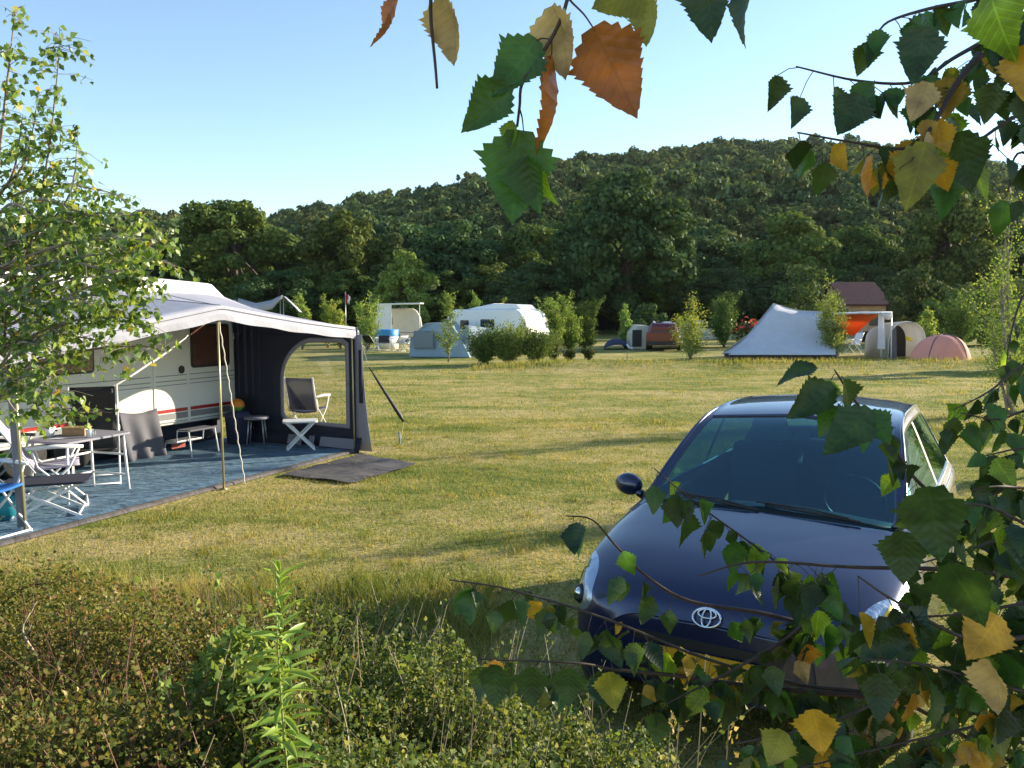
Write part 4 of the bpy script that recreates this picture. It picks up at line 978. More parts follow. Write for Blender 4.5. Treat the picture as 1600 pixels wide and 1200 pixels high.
for i, (px, pb, pt2, wp, tn_, lab) in enumerate([(757, 570, 530, 84, 'mid', 'dark prickly shrub at the left end of the low hedge before the white caravan'), (795, 570, 522, 86, 'light', 'yellow green bush in the middle of the low hedge before the white caravan'), (838, 570, 526, 84, 'mid', 'dark bush at the right end of the low hedge before the white caravan'), (866, 567, 530, 34, 'olive', 'small grey green bush tailing off right of the low hedge'), (890, 565, 549, 24, 'olive', 'tiny tuft bush on the bare strip right of the hedge'), (921, 563, 548, 22, 'olive', 'second tiny tuft bush on the bare strip, nearer the thin stake')]):
    sapling('low_shrub', lab, px, pb, pt2, wp, tn_, 'shrub', None, 1.3 if i < 3 else .8, .065, .55, ns=9 if i < 3 else 4)
# bushes in front of the wood on the right
for px, pyb, pyt, wp, tn_, yv, lab in [(1266, 520, 405, 112, 'dark', 56., 'big round dark bush with lit top edge behind the birch sapling'), (1438, 525, 422, 104, 'dark', 54., 'large round bush behind the tunnel tent'), (1560, 530, 440, 100, 'olive', 52., 'wide greyish bush at the right behind the hanging leaves'), (1478, 530, 455, 70, 'mid', 50., 'mid green bush behind the pink dome tent'), (1010, 520, 480, 60, 'dark', 60., 'dark bush in the shade left of the red car'), (628, 520, 480, 50, 'mid', 60., 'green bush beside the cream caravan'), (1600, 560, 470, 90, 'light', 30., 'sunlit light green shrub at the right edge beyond the car')]:
    x = FX(px, yv); h = hz(pyt, yv); rr = wp / F * yv / 2; r = thing('round_bush', lab, 'bush', (x, yv, 0), random.uniform(0, 6))
    Pp, R, S, cs = crown(26, rr, h * .5, h * .5, rr * .38, 230, .15 if yv > 40 else .1, shell=.55); V, Fc = scatter(*QUAD, Pp, R, S); link('foliage', mesh_np('foliage', V, Fc, [M['leaf_' + tn_]]), r)
    mb = MB()
    for i in range(7): mb.tube([(0, 0, 0), tuple(cs[i] * .8)], [.05, .015], 5)
    mb.build('trunk', M['bark'], r)
# right side saplings near the right frame edge
for px, pyb, pyt, wp, yv, lab in [(1578, 640, 300, 130, 17.5, 'tall light green birch sapling at the right edge behind the car'), (1640, 700, 420, 150, 11., 'leafy birch sapling cut off by the right edge above the car')]:
    sapling('birch_sapling', lab, px, pyb, pyt, wp, 'light', 'tree', yv, 1.3, .045, .35)
# stakes on the bank
for px, pt_, pb_, lab in [(980, 548, 566, 'thin wooden stake on the dry bank below the red car'), (845, 535, 565, 'thin stake in the low hedge')]:
    y = gy(pb_); s = thing('stake', lab, 'stake', (FX(px, y), y, float(H(FX(px, y), y)))); mb = MB(); mb.tube([(0, 0, -.05), (.01, 0, (pb_ - pt_) / F * y)], .018, 6); mb.tube([(.01, 0, (pb_ - pt_) / F * y), (.01, 0, (pb_ - pt_) / F * y + .02)], [.018, .006], 6); mb.build('post', M['wood'], s)

# ================================================================== GRASS
def blades(n, xr, yr, hgt, wid, dens_fn=None, lean=.5):
    """triangular grass blades; width grows with distance because far ones stand for tufts"""
    y = yr[0] + (yr[1] - yr[0]) * rng.random(n) ** xr[2]; x = y * rng.uniform(xr[0], xr[1], n)
    z = H(x, y); a = rng.uniform(0, 2 * pi, n); w_ = wid * rng.uniform(.6, 1.4, n); h = hgt * rng.uniform(.4, 1.5, n)
    l = rng.normal(size=(n, 2)) * (lean * h)[:, None]
    V = np.zeros((n, 3, 3), dtype=np.float32)
    V[:, 0] = np.stack([x - w_ * np.cos(a), y - w_ * np.sin(a), z - .01], -1); V[:, 1] = np.stack([x + w_ * np.cos(a), y + w_ * np.sin(a), z - .01], -1)
    V[:, 2] = np.stack([x + l[:, 0], y + l[:, 1], z + h], -1)
    return V, x, y
def inside_carpet(x, y):
    u = (x - O2[0]) * DU[0] + (y - O2[1]) * DU[1]; n_ = (x - O2[0]) * DN[0] + (y - O2[1]) * DN[1]
    return (u < .15) & (u > -8) & (n_ < 2.75) & (n_ > -2.5)
M['blade'] = leafmat('grass_blades', [(.12, (.065, .11, .018)), (.42, (.15, .19, .032)), (.58, (.29, .28, .08)), (.8, (.43, .35, .14)), (.95, (.51, .42, .2))], .3, .7, .2)
t = M['blade'].node_tree; rp = [n for n in t.nodes if n.type == 'VALTORGB'][0]; isl = rp.inputs[0].links[0].from_socket
nn_ = t.nodes.new('ShaderNodeTexNoise'); nn_.inputs['Scale'].default_value = .8; nn_.inputs['Detail'].default_value = 6; nn_.inputs['Roughness'].default_value = .7; tcc = t.nodes.new('ShaderNodeTexCoord'); mpp = t.nodes.new('ShaderNodeMapping'); mpp.inputs['Scale'].default_value = (.7, 1.6, 1); t.links.new(tcc.outputs['Object'], mpp.inputs[0]); t.links.new(mpp.outputs[0], nn_.inputs['Vector'])
m1 = t.nodes.new('ShaderNodeMapRange'); m1.inputs[1].default_value = .33; m1.inputs[2].default_value = .67; t.links.new(nn_.outputs[0], m1.inputs[0])
m2 = t.nodes.new('ShaderNodeMath'); m2.operation = 'MULTIPLY'; m2.inputs[1].default_value = .45; t.links.new(isl, m2.inputs[0]); m3 = t.nodes.new('ShaderNodeMath'); m3.operation = 'MULTIPLY_ADD'; m3.inputs[1].default_value = .58; t.links.new(m1.outputs[0], m3.inputs[0]); t.links.new(m2.outputs[0], m3.inputs[2]); t.links.new(m3.outputs[0], rp.inputs[0])
V1, x1_, y1_ = blades(230000, (-.66, .68, .8), (3.6, 17), .029, .0042)
k = ~inside_carpet(x1_, y1_); V1 = V1[k]
V2, x2_, y2_ = blades(90000, (-.66, .68, .9), (15, 34), .034, .010); k = ~inside_carpet(x2_, y2_); V2 = V2[k]
def tufts(nc, per, xr, yr, h, wd, spread):
    cy = yr[0] + (yr[1] - yr[0]) * rng.random(nc) ** .8; cx = cy * rng.uniform(xr[0], xr[1], nc); sz = rng.uniform(.5, 1.4, nc)
    x = np.repeat(cx, per) + rng.normal(size=nc * per) * spread * np.repeat(sz, per); y = np.repeat(cy, per) + rng.normal(size=nc * per) * spread * np.repeat(sz, per); k = ~inside_carpet(x, y); x, y = x[k], y[k]; n = len(x)
    z = H(x, y); a = rng.uniform(0, 2 * pi, n); hh = h * rng.uniform(.3, 1.5, n); l = rng.normal(size=(n, 2)) * .55 * hh[:, None]; V = np.zeros((n, 3, 3), dtype=np.float32)
    V[:, 0] = np.stack([x - wd * np.cos(a), y - wd * np.sin(a), z - .01], -1); V[:, 1] = np.stack([x + wd * np.cos(a), y + wd * np.sin(a), z - .01], -1); V[:, 2] = np.stack([x + l[:, 0], y + l[:, 1], z + hh], -1); return V
VT = [tufts(380, 40, (-.62, .5), (4.6, 16), .065, .004, .07), tufts(90, 50, (-.62, .6), (15, 30), .09, .009, .18), tufts(260, 60, (-.66, -.02), (4.4, 6.6), .14, .0035, .12)]
V = np.concatenate([V1, V2] + VT).reshape(-1, 3); Fc = np.arange(len(V)).reshape(-1, 3)
tag(link('meadow_grass', mesh_np('meadow_grass', V, Fc, [M['blade']])), 'short dry yellow green grass growing all over the meadow', 'grass', kind='stuff')
# tall dry grass on the bank
n = 9000; x = rng.uniform(-1.5, 19, n); c_ = 31.5 + .09 * (x - 5); y = c_ + rng.normal(size=n) * .8; keep = np.sin(x * 1.7) + np.sin(x * .6 + 2) + rng.normal(size=n) > -.6
x, y = x[keep], y[keep]; n = len(x); z = H(x, y); a = rng.uniform(0, 2 * pi, n); h = .13 * rng.uniform(.4, 1.8, n); l = rng.normal(size=(n, 2)) * .35 * h[:, None]; w_ = .012
V = np.zeros((n, 3, 3)); V[:, 0] = np.stack([x - w_ * np.cos(a), y - w_ * np.sin(a), z - .02], -1); V[:, 1] = np.stack([x + w_ * np.cos(a), y + w_ * np.sin(a), z - .02], -1); V[:, 2] = np.stack([x + l[:, 0], y + l[:, 1], z + h], -1)
M['strawgrass'] = leafmat('straw_grass', [(0, (.10, .12, .03)), (.4, (.26, .21, .08)), (1, (.5, .4, .2))], .3, .7, .2)
tag(link('bank_grass', mesh_np('bank_grass', V.reshape(-1, 3), np.arange(n * 3).reshape(-1, 3), [M['blade']])), 'taller straw coloured grass along the low bank across the meadow', 'grass', kind='stuff')
# ================================================================== NEAR CAR
def catmull(Pc, k):
    """Pc (n,...) control rows -> k steps per segment"""
    Pc = np.asarray(Pc, dtype=float); n = len(Pc); out = []
    ext = np.concatenate([[2 * Pc[0] - Pc[1]], Pc, [2 * Pc[-1] - Pc[-2]]])
    for i in range(n - 1):
        p0, p1, p2, p3 = ext[i:i + 4]
        for j in range(k):
            t = j / k
            out.append(.5 * (2 * p1 + (p2 - p0) * t + (2 * p0 - 5 * p1 + 4 * p2 - p3) * t * t + (3 * p1 - p0 - 3 * p2 + p3) * t ** 3))
    out.append(Pc[-1]); return np.array(out)
ST = [  # X, hw, zb, zs, y6, z6, y7, z7, zc
    (.0, .50, .34, .60, .36, .665, .2, .675, .68), (-.05, .63, .24, .67, .44, .735, .25, .75, .755), (-.16, .745, .20, .73, .52, .80, .30, .82, .83),
    (-.38, .81, .19, .81, .58, .875, .35, .895, .905), (-.66, .835, .19, .875, .62, .935, .40, .955, .965), (-.92, .842, .19, .925, .66, .985, .47, 1.0, 1.01),
    (-1.0, .845, .19, .935, .70, 1.0, .655, 1.005, 1.03), (-1.25, .847, .19, .95, .69, 1.13, .645, 1.145, 1.185), (-1.55, .848, .19, .96, .65, 1.295, .60, 1.315, 1.36),
    (-1.80, .848, .19, .965, .615, 1.40, .56, 1.425, 1.468), (-2.1, .848, .19, .968, .605, 1.43, .53, 1.475, 1.518), (-2.45, .847, .19, .972, .60, 1.435, .52, 1.487, 1.535),
    (-2.9, .845, .19, .978, .59, 1.42, .51, 1.475, 1.52), (-3.3, .835, .20, .985, .57, 1.37, .49, 1.42, 1.462), (-3.5, .815, .22, .96, .55, 1.27, .47, 1.31, 1.34),
    (-3.66, .775, .25, .88, .55, 1.0, .4, 1.02, 1.03), (-3.74, .70, .30, .78, .5, .85, .35, .86, .86)]
ctrl = []
for i, (X, hw, zb, zs, y6, z6, y7, z7, zc) in enumerate(ST):
    cab = 6 <= i <= 14
    ctrl.append([(X, hw * .93, zb), (X, hw * .985, zb + .10), (X, hw, zb + .55 * (zs - zb)), (X, hw * .99, zs - .11), (X, hw * .962, zs - .02),
                 (X, hw * (.935 if cab else .90), zs + (.012 if cab else .025)), (X, y6, z6), (X, y7, z7), (X, 0, zc)])
KU, KV = 16, 16
Gd = catmull(ctrl, KU); Gd = np.swapaxes(catmull(np.swapaxes(Gd, 0, 1), KV), 0, 1)       # (nu, nv, 3)
Gd[:, -1, 1] = 0
nu, nv = Gd.shape[:2]
M['navy'] = mat('navy_car_paint', (.008, .014, .06), .34, .35, coat=1)
m_ = M['navy'].node_tree; b_ = m_.nodes['Principled BSDF']; b_.inputs['Coat Roughness'].default_value = .05
M['carglass'] = glass('car_glass', (.25, .50, .56), .09, .03); [setattr(n.inputs[0], 'default_value', (.6, .9, 1, 1)) for n in M['carglass'].node_tree.nodes if n.type == 'BSDF_GLOSSY']; M['interior'] = mat('car_interior', (.03, .035, .04), .7)
M['lens'] = mat('headlamp_lens', (.42, .50, .60), .28, .75, coat=1, bump=.5, bscale=14); M['amber'] = mat('amber_lamp', (.8, .55, .05), .15, coat=1)
M['plate'] = mat('yellow_plate', (.50, .28, .015), .4); M['plateblue'] = mat('blue_plate_band', (.01, .04, .45), .4)
car = thing('parked_car', 'dark blue hatchback parked nose towards the viewer behind the birch branches', 'car', (.912, 3.882, 0), math.atan2(-cos(.538), -sin(.538)))
WH = [(-.72, .30), (-3.18, .30)]
def region(fu, fv, c):
    X, Y, Z = c
    for wx, wz in WH:
        if fv < 2.9 and math.hypot(X - wx, Z - wz) < .345: return None
    if 6.06 < fu < 8.95 and fv > 7.02: return 'windshield'
    if 13.2 < fu < 14.5 and fv > 6.6: return 'rear_glass'
    if 5.12 < fv < 5.95 and (7.1 < fu < 10.55): return 'front_side_window'
    if 5.12 < fv < 5.95 and (10.75 < fu < 12.9): return 'rear_side_window'
    if 5.45 < fu < 6.06 and fv > 6.2: return 'cowl'
    if (10.55 <= fu <= 10.75 and 5.12 < fv < 5.95) : return 'black'
    if fv > 7.02 and 8.95 <= fu < 9.06: return 'header'
    return 'body'
def surf(u, v, s, off):
    a, b = min(max(u * KU, 0), nu - 1.001), min(max(v * KV, 0), nv - 1.001); i, j = int(a), int(b); fa, fb = a - i, b - j
    p = (Gd[i, j] * (1 - fa) + Gd[i + 1, j] * fa) * (1 - fb) + (Gd[i, j + 1] * (1 - fa) + Gd[i + 1, j + 1] * fa) * fb
    i0, i1, j0, j1 = max(i - 2, 0), min(i + 3, nu - 1), max(j - 2, 0), min(j + 3, nv - 1)
    n_ = np.cross(Gd[i1, j] - Gd[i0, j], Gd[i, j1] - Gd[i, j0]); n_ /= np.linalg.norm(n_) + 1e-9
    if np.dot(n_, p - np.array([p[0], 0, .7])) < 0: n_ = -n_
    p = p + n_ * off; return np.array([p[0], p[1] * s, p[2]])
quads = {}
for i in range(nu - 1):
    for j in range(nv - 1):
        c = Gd[i:i + 2, j:j + 2].reshape(-1, 3).mean(0); rg = region((i + .5) / KU, (j + .5) / KV, c)
        if rg: quads.setdefault(rg, []).append((i, j))
def emit(name, lst, mt, parent, off=0., both=True, side=0, solid=0):
    mb = MB(); idx = {}; V = []; Fc = []
    for s in ((1, -1) if side == 0 else (side,)):
        for (i, j) in lst:
            f = []
            for a, b in ((i, j), (i + 1, j), (i + 1, j + 1), (i, j + 1)):
                key = (a, b, s if b < nv - 1 else 0)
                if key not in idx:
                    p = Gd[a, b].copy()
                    if off:
                        a0, a1 = max(a - 1, 0), min(a + 1, nu - 1); b0, b1 = max(b - 1, 0), min(b + 1, nv - 1)
                        n_ = np.cross(Gd[a1, b] - Gd[a0, b], Gd[a, b1] - Gd[a, b0]); n_ /= np.linalg.norm(n_) + 1e-9
                        if np.dot(n_, p - np.array([p[0], 0, .7])) < 0: n_ = -n_
                        p = p + n_ * off
                    p[1] *= s; idx[key] = len(V); V.append(p)
                f.append(idx[key])
            Fc.append(f if s > 0 else f[::-1])
    mb.add(V, Fc, True); return mb.build(name, mt, parent, solid=solid)
body_l = quads['body']
body = emit('body', body_l, M['navy'], car, solid=.012)
cap = MB(); rows = []
for j in range(nv): rows.append([(Gd[0, j, 0] + .012 * (1 - (s / 1.0) ** 2), Gd[0, j, 1] * s, Gd[0, j, 2]) for s in np.linspace(-1, 1, 21)])
cap.grid(rows, True, True); cap.build('front_bumper', M['navy'], car)
cap = MB(); cap.grid([[(Gd[-1, j, 0], Gd[-1, j, 1] * s, Gd[-1, j, 2]) for s in np.linspace(-1, 1, 5)] for j in range(nv)]); cap.build('rear_bumper', M['navy'], car)
emit('windshield', quads['windshield'], M['carglass'], car); emit('rear_window', quads['rear_glass'], M['carglass'], car)
for s in (1, -1):
    emit('side_window', quads['front_side_window'], M['carglass'], car, side=s); emit('side_window', quads['rear_side_window'], M['carglass'], car, side=s)
    hl = None
    rows = [[surf(2.15 + 1.15 * r_ * cos(a), 4.0 + 1.5 * r_ * sin(a) * (1 + .12 * cos(a)), s, .002 + .010 * (1 - r_ ** 4)) for a in np.linspace(0, 2 * pi, 49)] for r_ in (0.001, .3, .55, .75, .9, .97, 1.0)]
    mb = MB(); mb.grid(rows, True, s < 0); hl = mb.build('headlight', M['lens'], car)
    mb = MB(); mb.tube(rows[-1], .004, 5, False); mb.build('lens_rim', M['black'], hl)
    c0 = Gd[int(1.9 * KU), int(3.6 * KV)] * [1, s, 1]
    nrm = Vector((.75, .55 * s, .35)).normalized(); Mq = np.array(nrm.to_track_quat('Z', 'Y').to_matrix())
    mb = MB(); mb.lathe([(.001, .016), (.03, .018), (.045, .012), (.05, .0), (.055, -.01)], c0 + np.array(nrm) * .012, 18, Mq); mb.build('lamp_ring', M['black'], hl)
    mb = MB(); mb.lathe([(.001, .03), (.018, .027), (.028, .016)], c0 + np.array(nrm) * .012, 16, Mq); mb.build('bulb_lens', M['chrome'], hl)
    mb = MB(); mb.grid([[surf(2.62 + .16 * a_ - .12 * (b_ - 3.8) ** 2 * .3, b_, s, .0155) for b_ in np.linspace(3.0, 4.7, 12)] for a_ in (-1, 0, 1)], True); mb.build('indicator', M['amber'], hl, solid=.003)
emit('header_trim', quads['header'], M['black'], car); emit('cowl_panel', quads['cowl'], M['black'], car, off=-.012); [emit('window_trim', quads['black'], M['black'], car, side=s) for s in (1, -1)]
# hood shut lines: thin dark seams following the surface
def seam(idxs, s, r=.0022, off=.0005):
    pts = []
    for a, b in idxs: p = Gd[a, b].copy(); p[1] *= s; p[2] += off; pts.append(p)
    return pts
mb = MB()
for s in (1, -1):
    mb.tube(seam([(i, int(5.55 * KV)) for i in range(int(.9 * KU), int(5.5 * KU))], s), .0028, 4)
    mb.tube(seam([(int(10.65 * KU), j) for j in range(KV // 2, int(5.1 * KV))], s, off=0), .0028, 4); mb.tube(seam([(int(7.0 * KU), j) for j in range(int(2.5 * KV), int(5.1 * KV))], s, off=0), .0028, 4); mb.tube(seam([(int(12.7 * KU), j) for j in range(int(2.75 * KV), int(5.1 * KV))], s, off=0), .0028, 4)
mb.tube([np.array([Gd[int(.62 * KU), b][0], Gd[int(.62 * KU), b][1] * s, Gd[int(.62 * KU), b][2]]) for s, rg_ in ((1, range(int(5.8 * KV), nv)), (-1, range(nv - 1, int(5.8 * KV), -1))) for b in rg_], .0028, 4)
mb.build('panel_gap', M['black'], car)
# grille, plate, emblem
mb = MB(); mb.prism([(.004, y_, z_) for y_, z_ in rrect(-.36, .36, .555, .60, .02)], (.016, 0, 0)); mb.build('grille', M['black'], car)
mb = MB(); mb.prism([(.0, y_, z_) for y_, z_ in rrect(-.40, .40, .365, .43, .025)], (.018, 0, 0)); mb.build('lower_grille', M['black'], car)
mb = MB(); mb.prism([(.022, y_, z_) for y_, z_ in rrect(-.26, .26, .435, .545, .008)], (.008, 0, 0)); pl2 = mb.build('number_plate', M['plate'], car)
mb = MB(); mb.prism([(.031, y_, z_) for y_, z_ in rrect(-.258, -.215, .437, .543, .004)], (.002, 0, 0)); mb.build('blue_band', M['plateblue'], pl2)
def ellring(c, a, b, r, Mq, n=28): return [np.array(c) + Mq @ np.array([a * cos(2 * pi * i / n), b * sin(2 * pi * i / n), 0]) for i in range(n + 1)]
ex = Vector((0, 1, 0)); nz_ = Vector((.80, 0, .60)).normalized(); ez = nz_.cross(ex); Mq = np.array([list(ex), list(ez), list(nz_)]).T
ec = np.array([.0, 0, .712]) + np.array(nz_) * .008
mb = MB(); mb.tube(ellring(ec, .066, .046, 0, Mq), .005, 8); mb.tube(ellring(ec + Mq @ [0, -.0, .001], .021, .044, 0, Mq), .0042, 8); mb.tube(ellring(ec + Mq @ [0, .018 * (1 if ez.z > 0 else -1), .002], .043, .021, 0, Mq), .0042, 8)
mb.build('emblem', M['chrome'], car)
# mirrors, wipers, antenna, wheels
for s in (1, -1):
    mb = MB(); Mr = np.array(Matrix.Rotation(radians(12 * s), 3, 'Z')); mb.ell((-1.30, s * .95, 1.02), (.06, .10, .072), 14, Mr); mb.tube([(-1.27, s * .84, .965), (-1.29, s * .90, .985)], [.03, .022], 8); mi_ = mb.build('side_mirror', M['navy'], car)
    mb = MB(); mb.ell((-1.335, s * .95, 1.02), (.03, .086, .060), 12, Mr); mb.build('mirror_glass', M['chrome'], mi_)
    mb = MB(); mb.tube([(-2.35, s * .862, .82), (-2.5, s * .872, .825), (-2.56, s * .862, .825)], .012, 6); mb.tube([(-1.75, s * .862, .82), (-1.9, s * .872, .825), (-1.96, s * .862, .825)], .012, 6); mb.build('door_handle', M['navy'], car)
    for wx, wz in WH:
        mb = MB(); ar = [(wx + .35 * cos(a), s * (.838 if wx > -1 else .842), wz + .35 * sin(a)) for a in np.linspace(-.35, pi + .35, 26)]; mb.tube(ar, .014, 6); mb.build('wheel_arch', M['navy'], car)
        mb = MB(); mb.tube([(wx, s * .40, wz), (wx, s * .83, wz)], .345, 24); mb.build('wheel_housing', M['rubber'], car) if False else None
        wl = MB(); Mw = np.array(Vector((0, s, 0)).to_track_quat('Z', 'Y').to_matrix())
        wl.lathe([(.19, -.17), (.27, -.18), (.297, -.15), (.30, -.05), (.297, -.02), (.27, .005), (.20, .0), (.19, -.02)], (wx, s * .825, wz), 32, Mw); wo = wl.build('wheel', M['rubber'], car)
        rm = MB(); rm.lathe([(.195, -.01), (.185, .002), (.17, -.02), (.05, -.01), (.03, .006), (.001, .008)], (wx, s * .825, wz), 30, Mw)
        rm.build('rim', M['grey_metal'], wo)
for y0_, y1_, yy1 in ((.52, -.02, 0), (-.02, -.50, 0)):
    mb = MB(); mb.tube([(-.955, y0_, 1.028), (-.985, (y0_ + y1_) / 2, 1.045), (-1.02, y1_ + .02, 1.052)], .008, 6); mb.tube([(-.96, y0_ - .06, 1.04), (-1.0, (y0_ + y1_) / 2, 1.058), (-1.02, y1_ - .03, 1.062)], .005, 5); mb.build('wiper', M['black'], car)
mb = MB(); mb.tube([(-2.02, 0, 1.50), (-2.05, 0, 1.545)], [.018, .01], 8); mb.tube([(-2.04, 0, 1.54), (-2.16, 0, 1.68)], .0035, 5); mb.build('antenna', M['black'], car)
# interior
mb = MB(); mb.grid([[(-1.05 - .55 * t_, y_, .98 - .10 * t_ ** 2 + .03 * cos(y_ * 3)) for y_ in np.linspace(-.68, .68, 11)] for t_ in np.linspace(0, 1, 6)]); mb.grid([[(-1.6, y_, .88 - .5 * t_) for y_ in np.linspace(-.68, .68, 5)] for t_ in (0, 1)]); mb.build('dashboard', M['interior'], car, solid=.02)
for s in (1, -1):
    mb = MB(); mb.box((-2.15, s * .36, .52), (.5, .5, .16)); mb.box((-2.42, s * .36, .88), (.14, .50, .62), M=np.array(Matrix.Rotation(radians(-14), 3, 'Y'))); st_ = mb.build('seat', M['interior'], car, bevel=.05)
    mb = MB(); mb.box((-2.53, s * .36, 1.27), (.10, .26, .19), M=np.array(Matrix.Rotation(radians(-10), 3, 'Y'))); mb.build('headrest', M['interior'], st_, bevel=.045)
mb = MB(); mb.box((-3.05, 0, .85), (.18, 1.2, .6)); mb.build('rear_seat', M['interior'], car, bevel=.05)
mb = MB(); rr_ = np.array(Matrix.Rotation(radians(-65), 3, 'Y')); mb.tube([np.array([-1.72, .36, .98]) + rr_ @ np.array([.18 * cos(a), .18 * sin(a), 0]) for a in np.linspace(0, 2 * pi, 25)], .014, 6); mb.build('steering_wheel', M['black'], car)
mb = MB(); mb.box((-1.9, 0, .24), (3.0, 1.4, .06)); mb.build('floor_pan', M['rubber'], car)
mb = MB(); mb.box((-1.66, 0, 1.36), (.02, .2, .055)); mb.tube([(-1.66, 0, 1.36), (-1.64, 0, 1.40)], .01, 6); mb.build('inside_mirror', M['black'], car)

# ================================================================== LOW SHRUBS IN THE FOREGROUND
def uvleaf(name, Tv, Tf, Pp, R, S, mats, mi=None):
    V, Fc = scatter(Tv, Tf, Pp, R, S); me = mesh_np(name, V, Fc, mats, None if mi is None else np.repeat(mi, len(Tf)), True)
    uv = me.uv_layers.new(name='UVMap'); t_ = np.array(Tv, dtype=np.float32)[:, :2]; loopuv = t_[np.array(Tf).ravel()]
    uv.data.foreach_set('uv', np.tile(loopuv, (len(Pp), 1)).ravel()); return me
def shrub(name, label, outline, tone_mat, nl, ls, twmat, ntw, seedlings=None):
    """outline: list of (x, y, z_top, radius) humps"""
    r = thing(name, label, 'shrub', (outline[0][0], outline[0][1], float(H(outline[0][0], outline[0][1]))))
    o0 = np.array(ORIG[r.name]); Pp = []; Nn = []; mb = MB()
    tot = sum(o[3] ** 2 for o in outline)
    for (x, y, zt, rad) in outline:
        for t in range(int(60 * rad)):                      # straggling straw stems standing above the leaves
            a_ = rng.uniform(0, 2 * pi); q_ = rad * math.sqrt(rng.random()) * .95; bx_, by_ = x + q_ * cos(a_), y + q_ * sin(a_); gz_ = float(H(bx_, by_)); h_ = (zt - gz_) * rng.uniform(1.0, 1.35); dx, dy = rng.normal(size=2) * .2
            st_ = [np.array([bx_ + dx * s * s, by_ + dy * s * s, gz_ + h_ * s * (1 - .06 * s)]) for s in np.linspace(.3, 1, 6)]; mb.tube(st_, list(np.linspace(.0022, .0009, 6)), 3, False)
            for s in range(7):
                p_ = st_[3] + (st_[5] - st_[3]) * rng.random(); Pp.append(p_[None] + rng.normal(size=(1, 3)) * .008); Nn.append(rng.normal(size=(1, 3)))
        k = int(nl * rad ** 2 / tot); a = rng.uniform(0, 2 * pi, k); q = np.sqrt(rng.random(k)); px_ = x + rad * q * np.cos(a); py_ = y + rad * q * np.sin(a)
        gz = H(px_, py_); prof = np.sqrt(np.clip(1 - q ** 2.2, 0, 1)); lump = .14 * np.sin(px_ * 5.1 + y) * np.sin(py_ * 6.3 + x) + .08 * np.sin(px_ * 13 + py_ * 5) * np.sin(py_ * 15 - px_ * 4) + .05 * np.sin(px_ * 31 + 1) * np.sin(py_ * 27)
        top = gz + (zt - gz) * prof + lump * prof
        dep = rng.exponential(.07, k) - .035; zz = np.maximum(top - dep * (1 + 1.2 * (1 - prof)), gz + .01)
        Pp.append(np.stack([px_, py_, zz], -1)); Nn.append(np.stack([np.cos(a) * q, np.sin(a) * q, .8 * np.ones(k)], -1))
        for t in range(int(ntw * rad ** 2 / tot)):
            a_ = rng.uniform(0, 2 * pi); q_ = rad * math.sqrt(rng.random()) * .9; bx_, by_ = x + q_ * cos(a_), y + q_ * sin(a_)
            gz_ = float(H(bx_, by_)); h_ = (zt - gz_) * math.sqrt(max(.05, 1 - (q_ / rad) ** 2)); dx, dy = rng.normal(size=2) * .22
            L = rng.uniform(.85, 1.2) + (rng.random() < .25) * rng.uniform(.1, .4)
            pts = [np.array([bx_ + dx * s + .05 * sin(s * 5 + t), by_ + dy * s, gz_ + h_ * (L * s - .18 * s * s * abs(dx) * 4)]) for s in np.linspace(.2, 1, 6)]
            mb.tube(pts, list(np.linspace(.004, .0013, 6)), 4, False)
            for s in np.linspace(.55, 1, int(10)):          # leaves along the arching shoots
                i_ = min(int((s - .2) / .16), 4); f_ = (s - .2) / .16 - i_; p_ = pts[i_] * (1 - f_) + pts[min(i_ + 1, 5)] * f_
                Pp.append(p_[None] + rng.normal(size=(2, 3)) * .012); Nn.append(rng.normal(size=(2, 3)))
    Pp = np.concatenate(Pp); Nn = np.concatenate(Nn) + rng.normal(size=(len(Pp), 3)) * .6
    d = rng.normal(size=(len(Pp), 3)) + [0, 0, .5]
    V, Fc = scatter(*LEAF4, Pp - o0, frames_dir(d, Nn), ls * rng.uniform(.6, 1.5, len(Pp)))
    link('foliage', mesh_np('foliage', V, Fc, [tone_mat]), r)
    mb.build('twigs', twmat, r, True); return r
M['shrubA'] = leafmat('small_shrub_leaves', [(0, (.06, .085, .02)), (.35, (.11, .135, .03)), (.65, (.18, .185, .045)), (.88, (.24, .18, .06)), (.97, (.28, .14, .07)), (1, (.40, .35, .18))], .3, .65, .15)
M['shrubB'] = leafmat('grey_green_shrub_leaves', [(0, (.04, .068, .018)), (.4, (.09, .135, .028)), (.8, (.16, .20, .055)), (.95, (.34, .33, .16)), (1, (.16, .30, .045))], .32, .6, .2)
M['redtwig'] = mat('red_brown_twigs', (.23, .11, .07), .6, noise=.3, nscale=20)
M['tantwig'] = mat('tan_twigs', (.34, .27, .16), .6, noise=.3, nscale=20)
shrub('cotoneaster_shrub', 'low brownish green shrub with tiny leaves and reddish twigs filling the bottom left corner',
      [(-2.3, 3.55, .84, 1.15), (-3.1, 4.2, .62, .9), (-1.4, 3.5, .76, .85), (-1.3, 4.35, .42, .7), (-2.2, 4.75, .40, .75), (-2.5, 2.6, .95, .9), (-1.2, 2.55, .85, .75), (-1.9, 2.2, .95, .8)], M['shrubA'], 150000, .0165, M['redtwig'], 1000)
shrub('heath_shrub', 'low grey green shrub with pale tiny leaves along the bottom centre left of the car',
      [(-.85, 3.95, .60, .65), (-.65, 2.95, .74, .70), (-.40, 3.4, .66, .55), (-.02, 3.0, .64, .5), (-.15, 2.6, .70, .60), (.30, 2.75, .58, .42), (.15, 2.2, .74, .5), (-.55, 2.2, .86, .6)], M['shrubB'], 90000, .0175, M['tantwig'], 520)
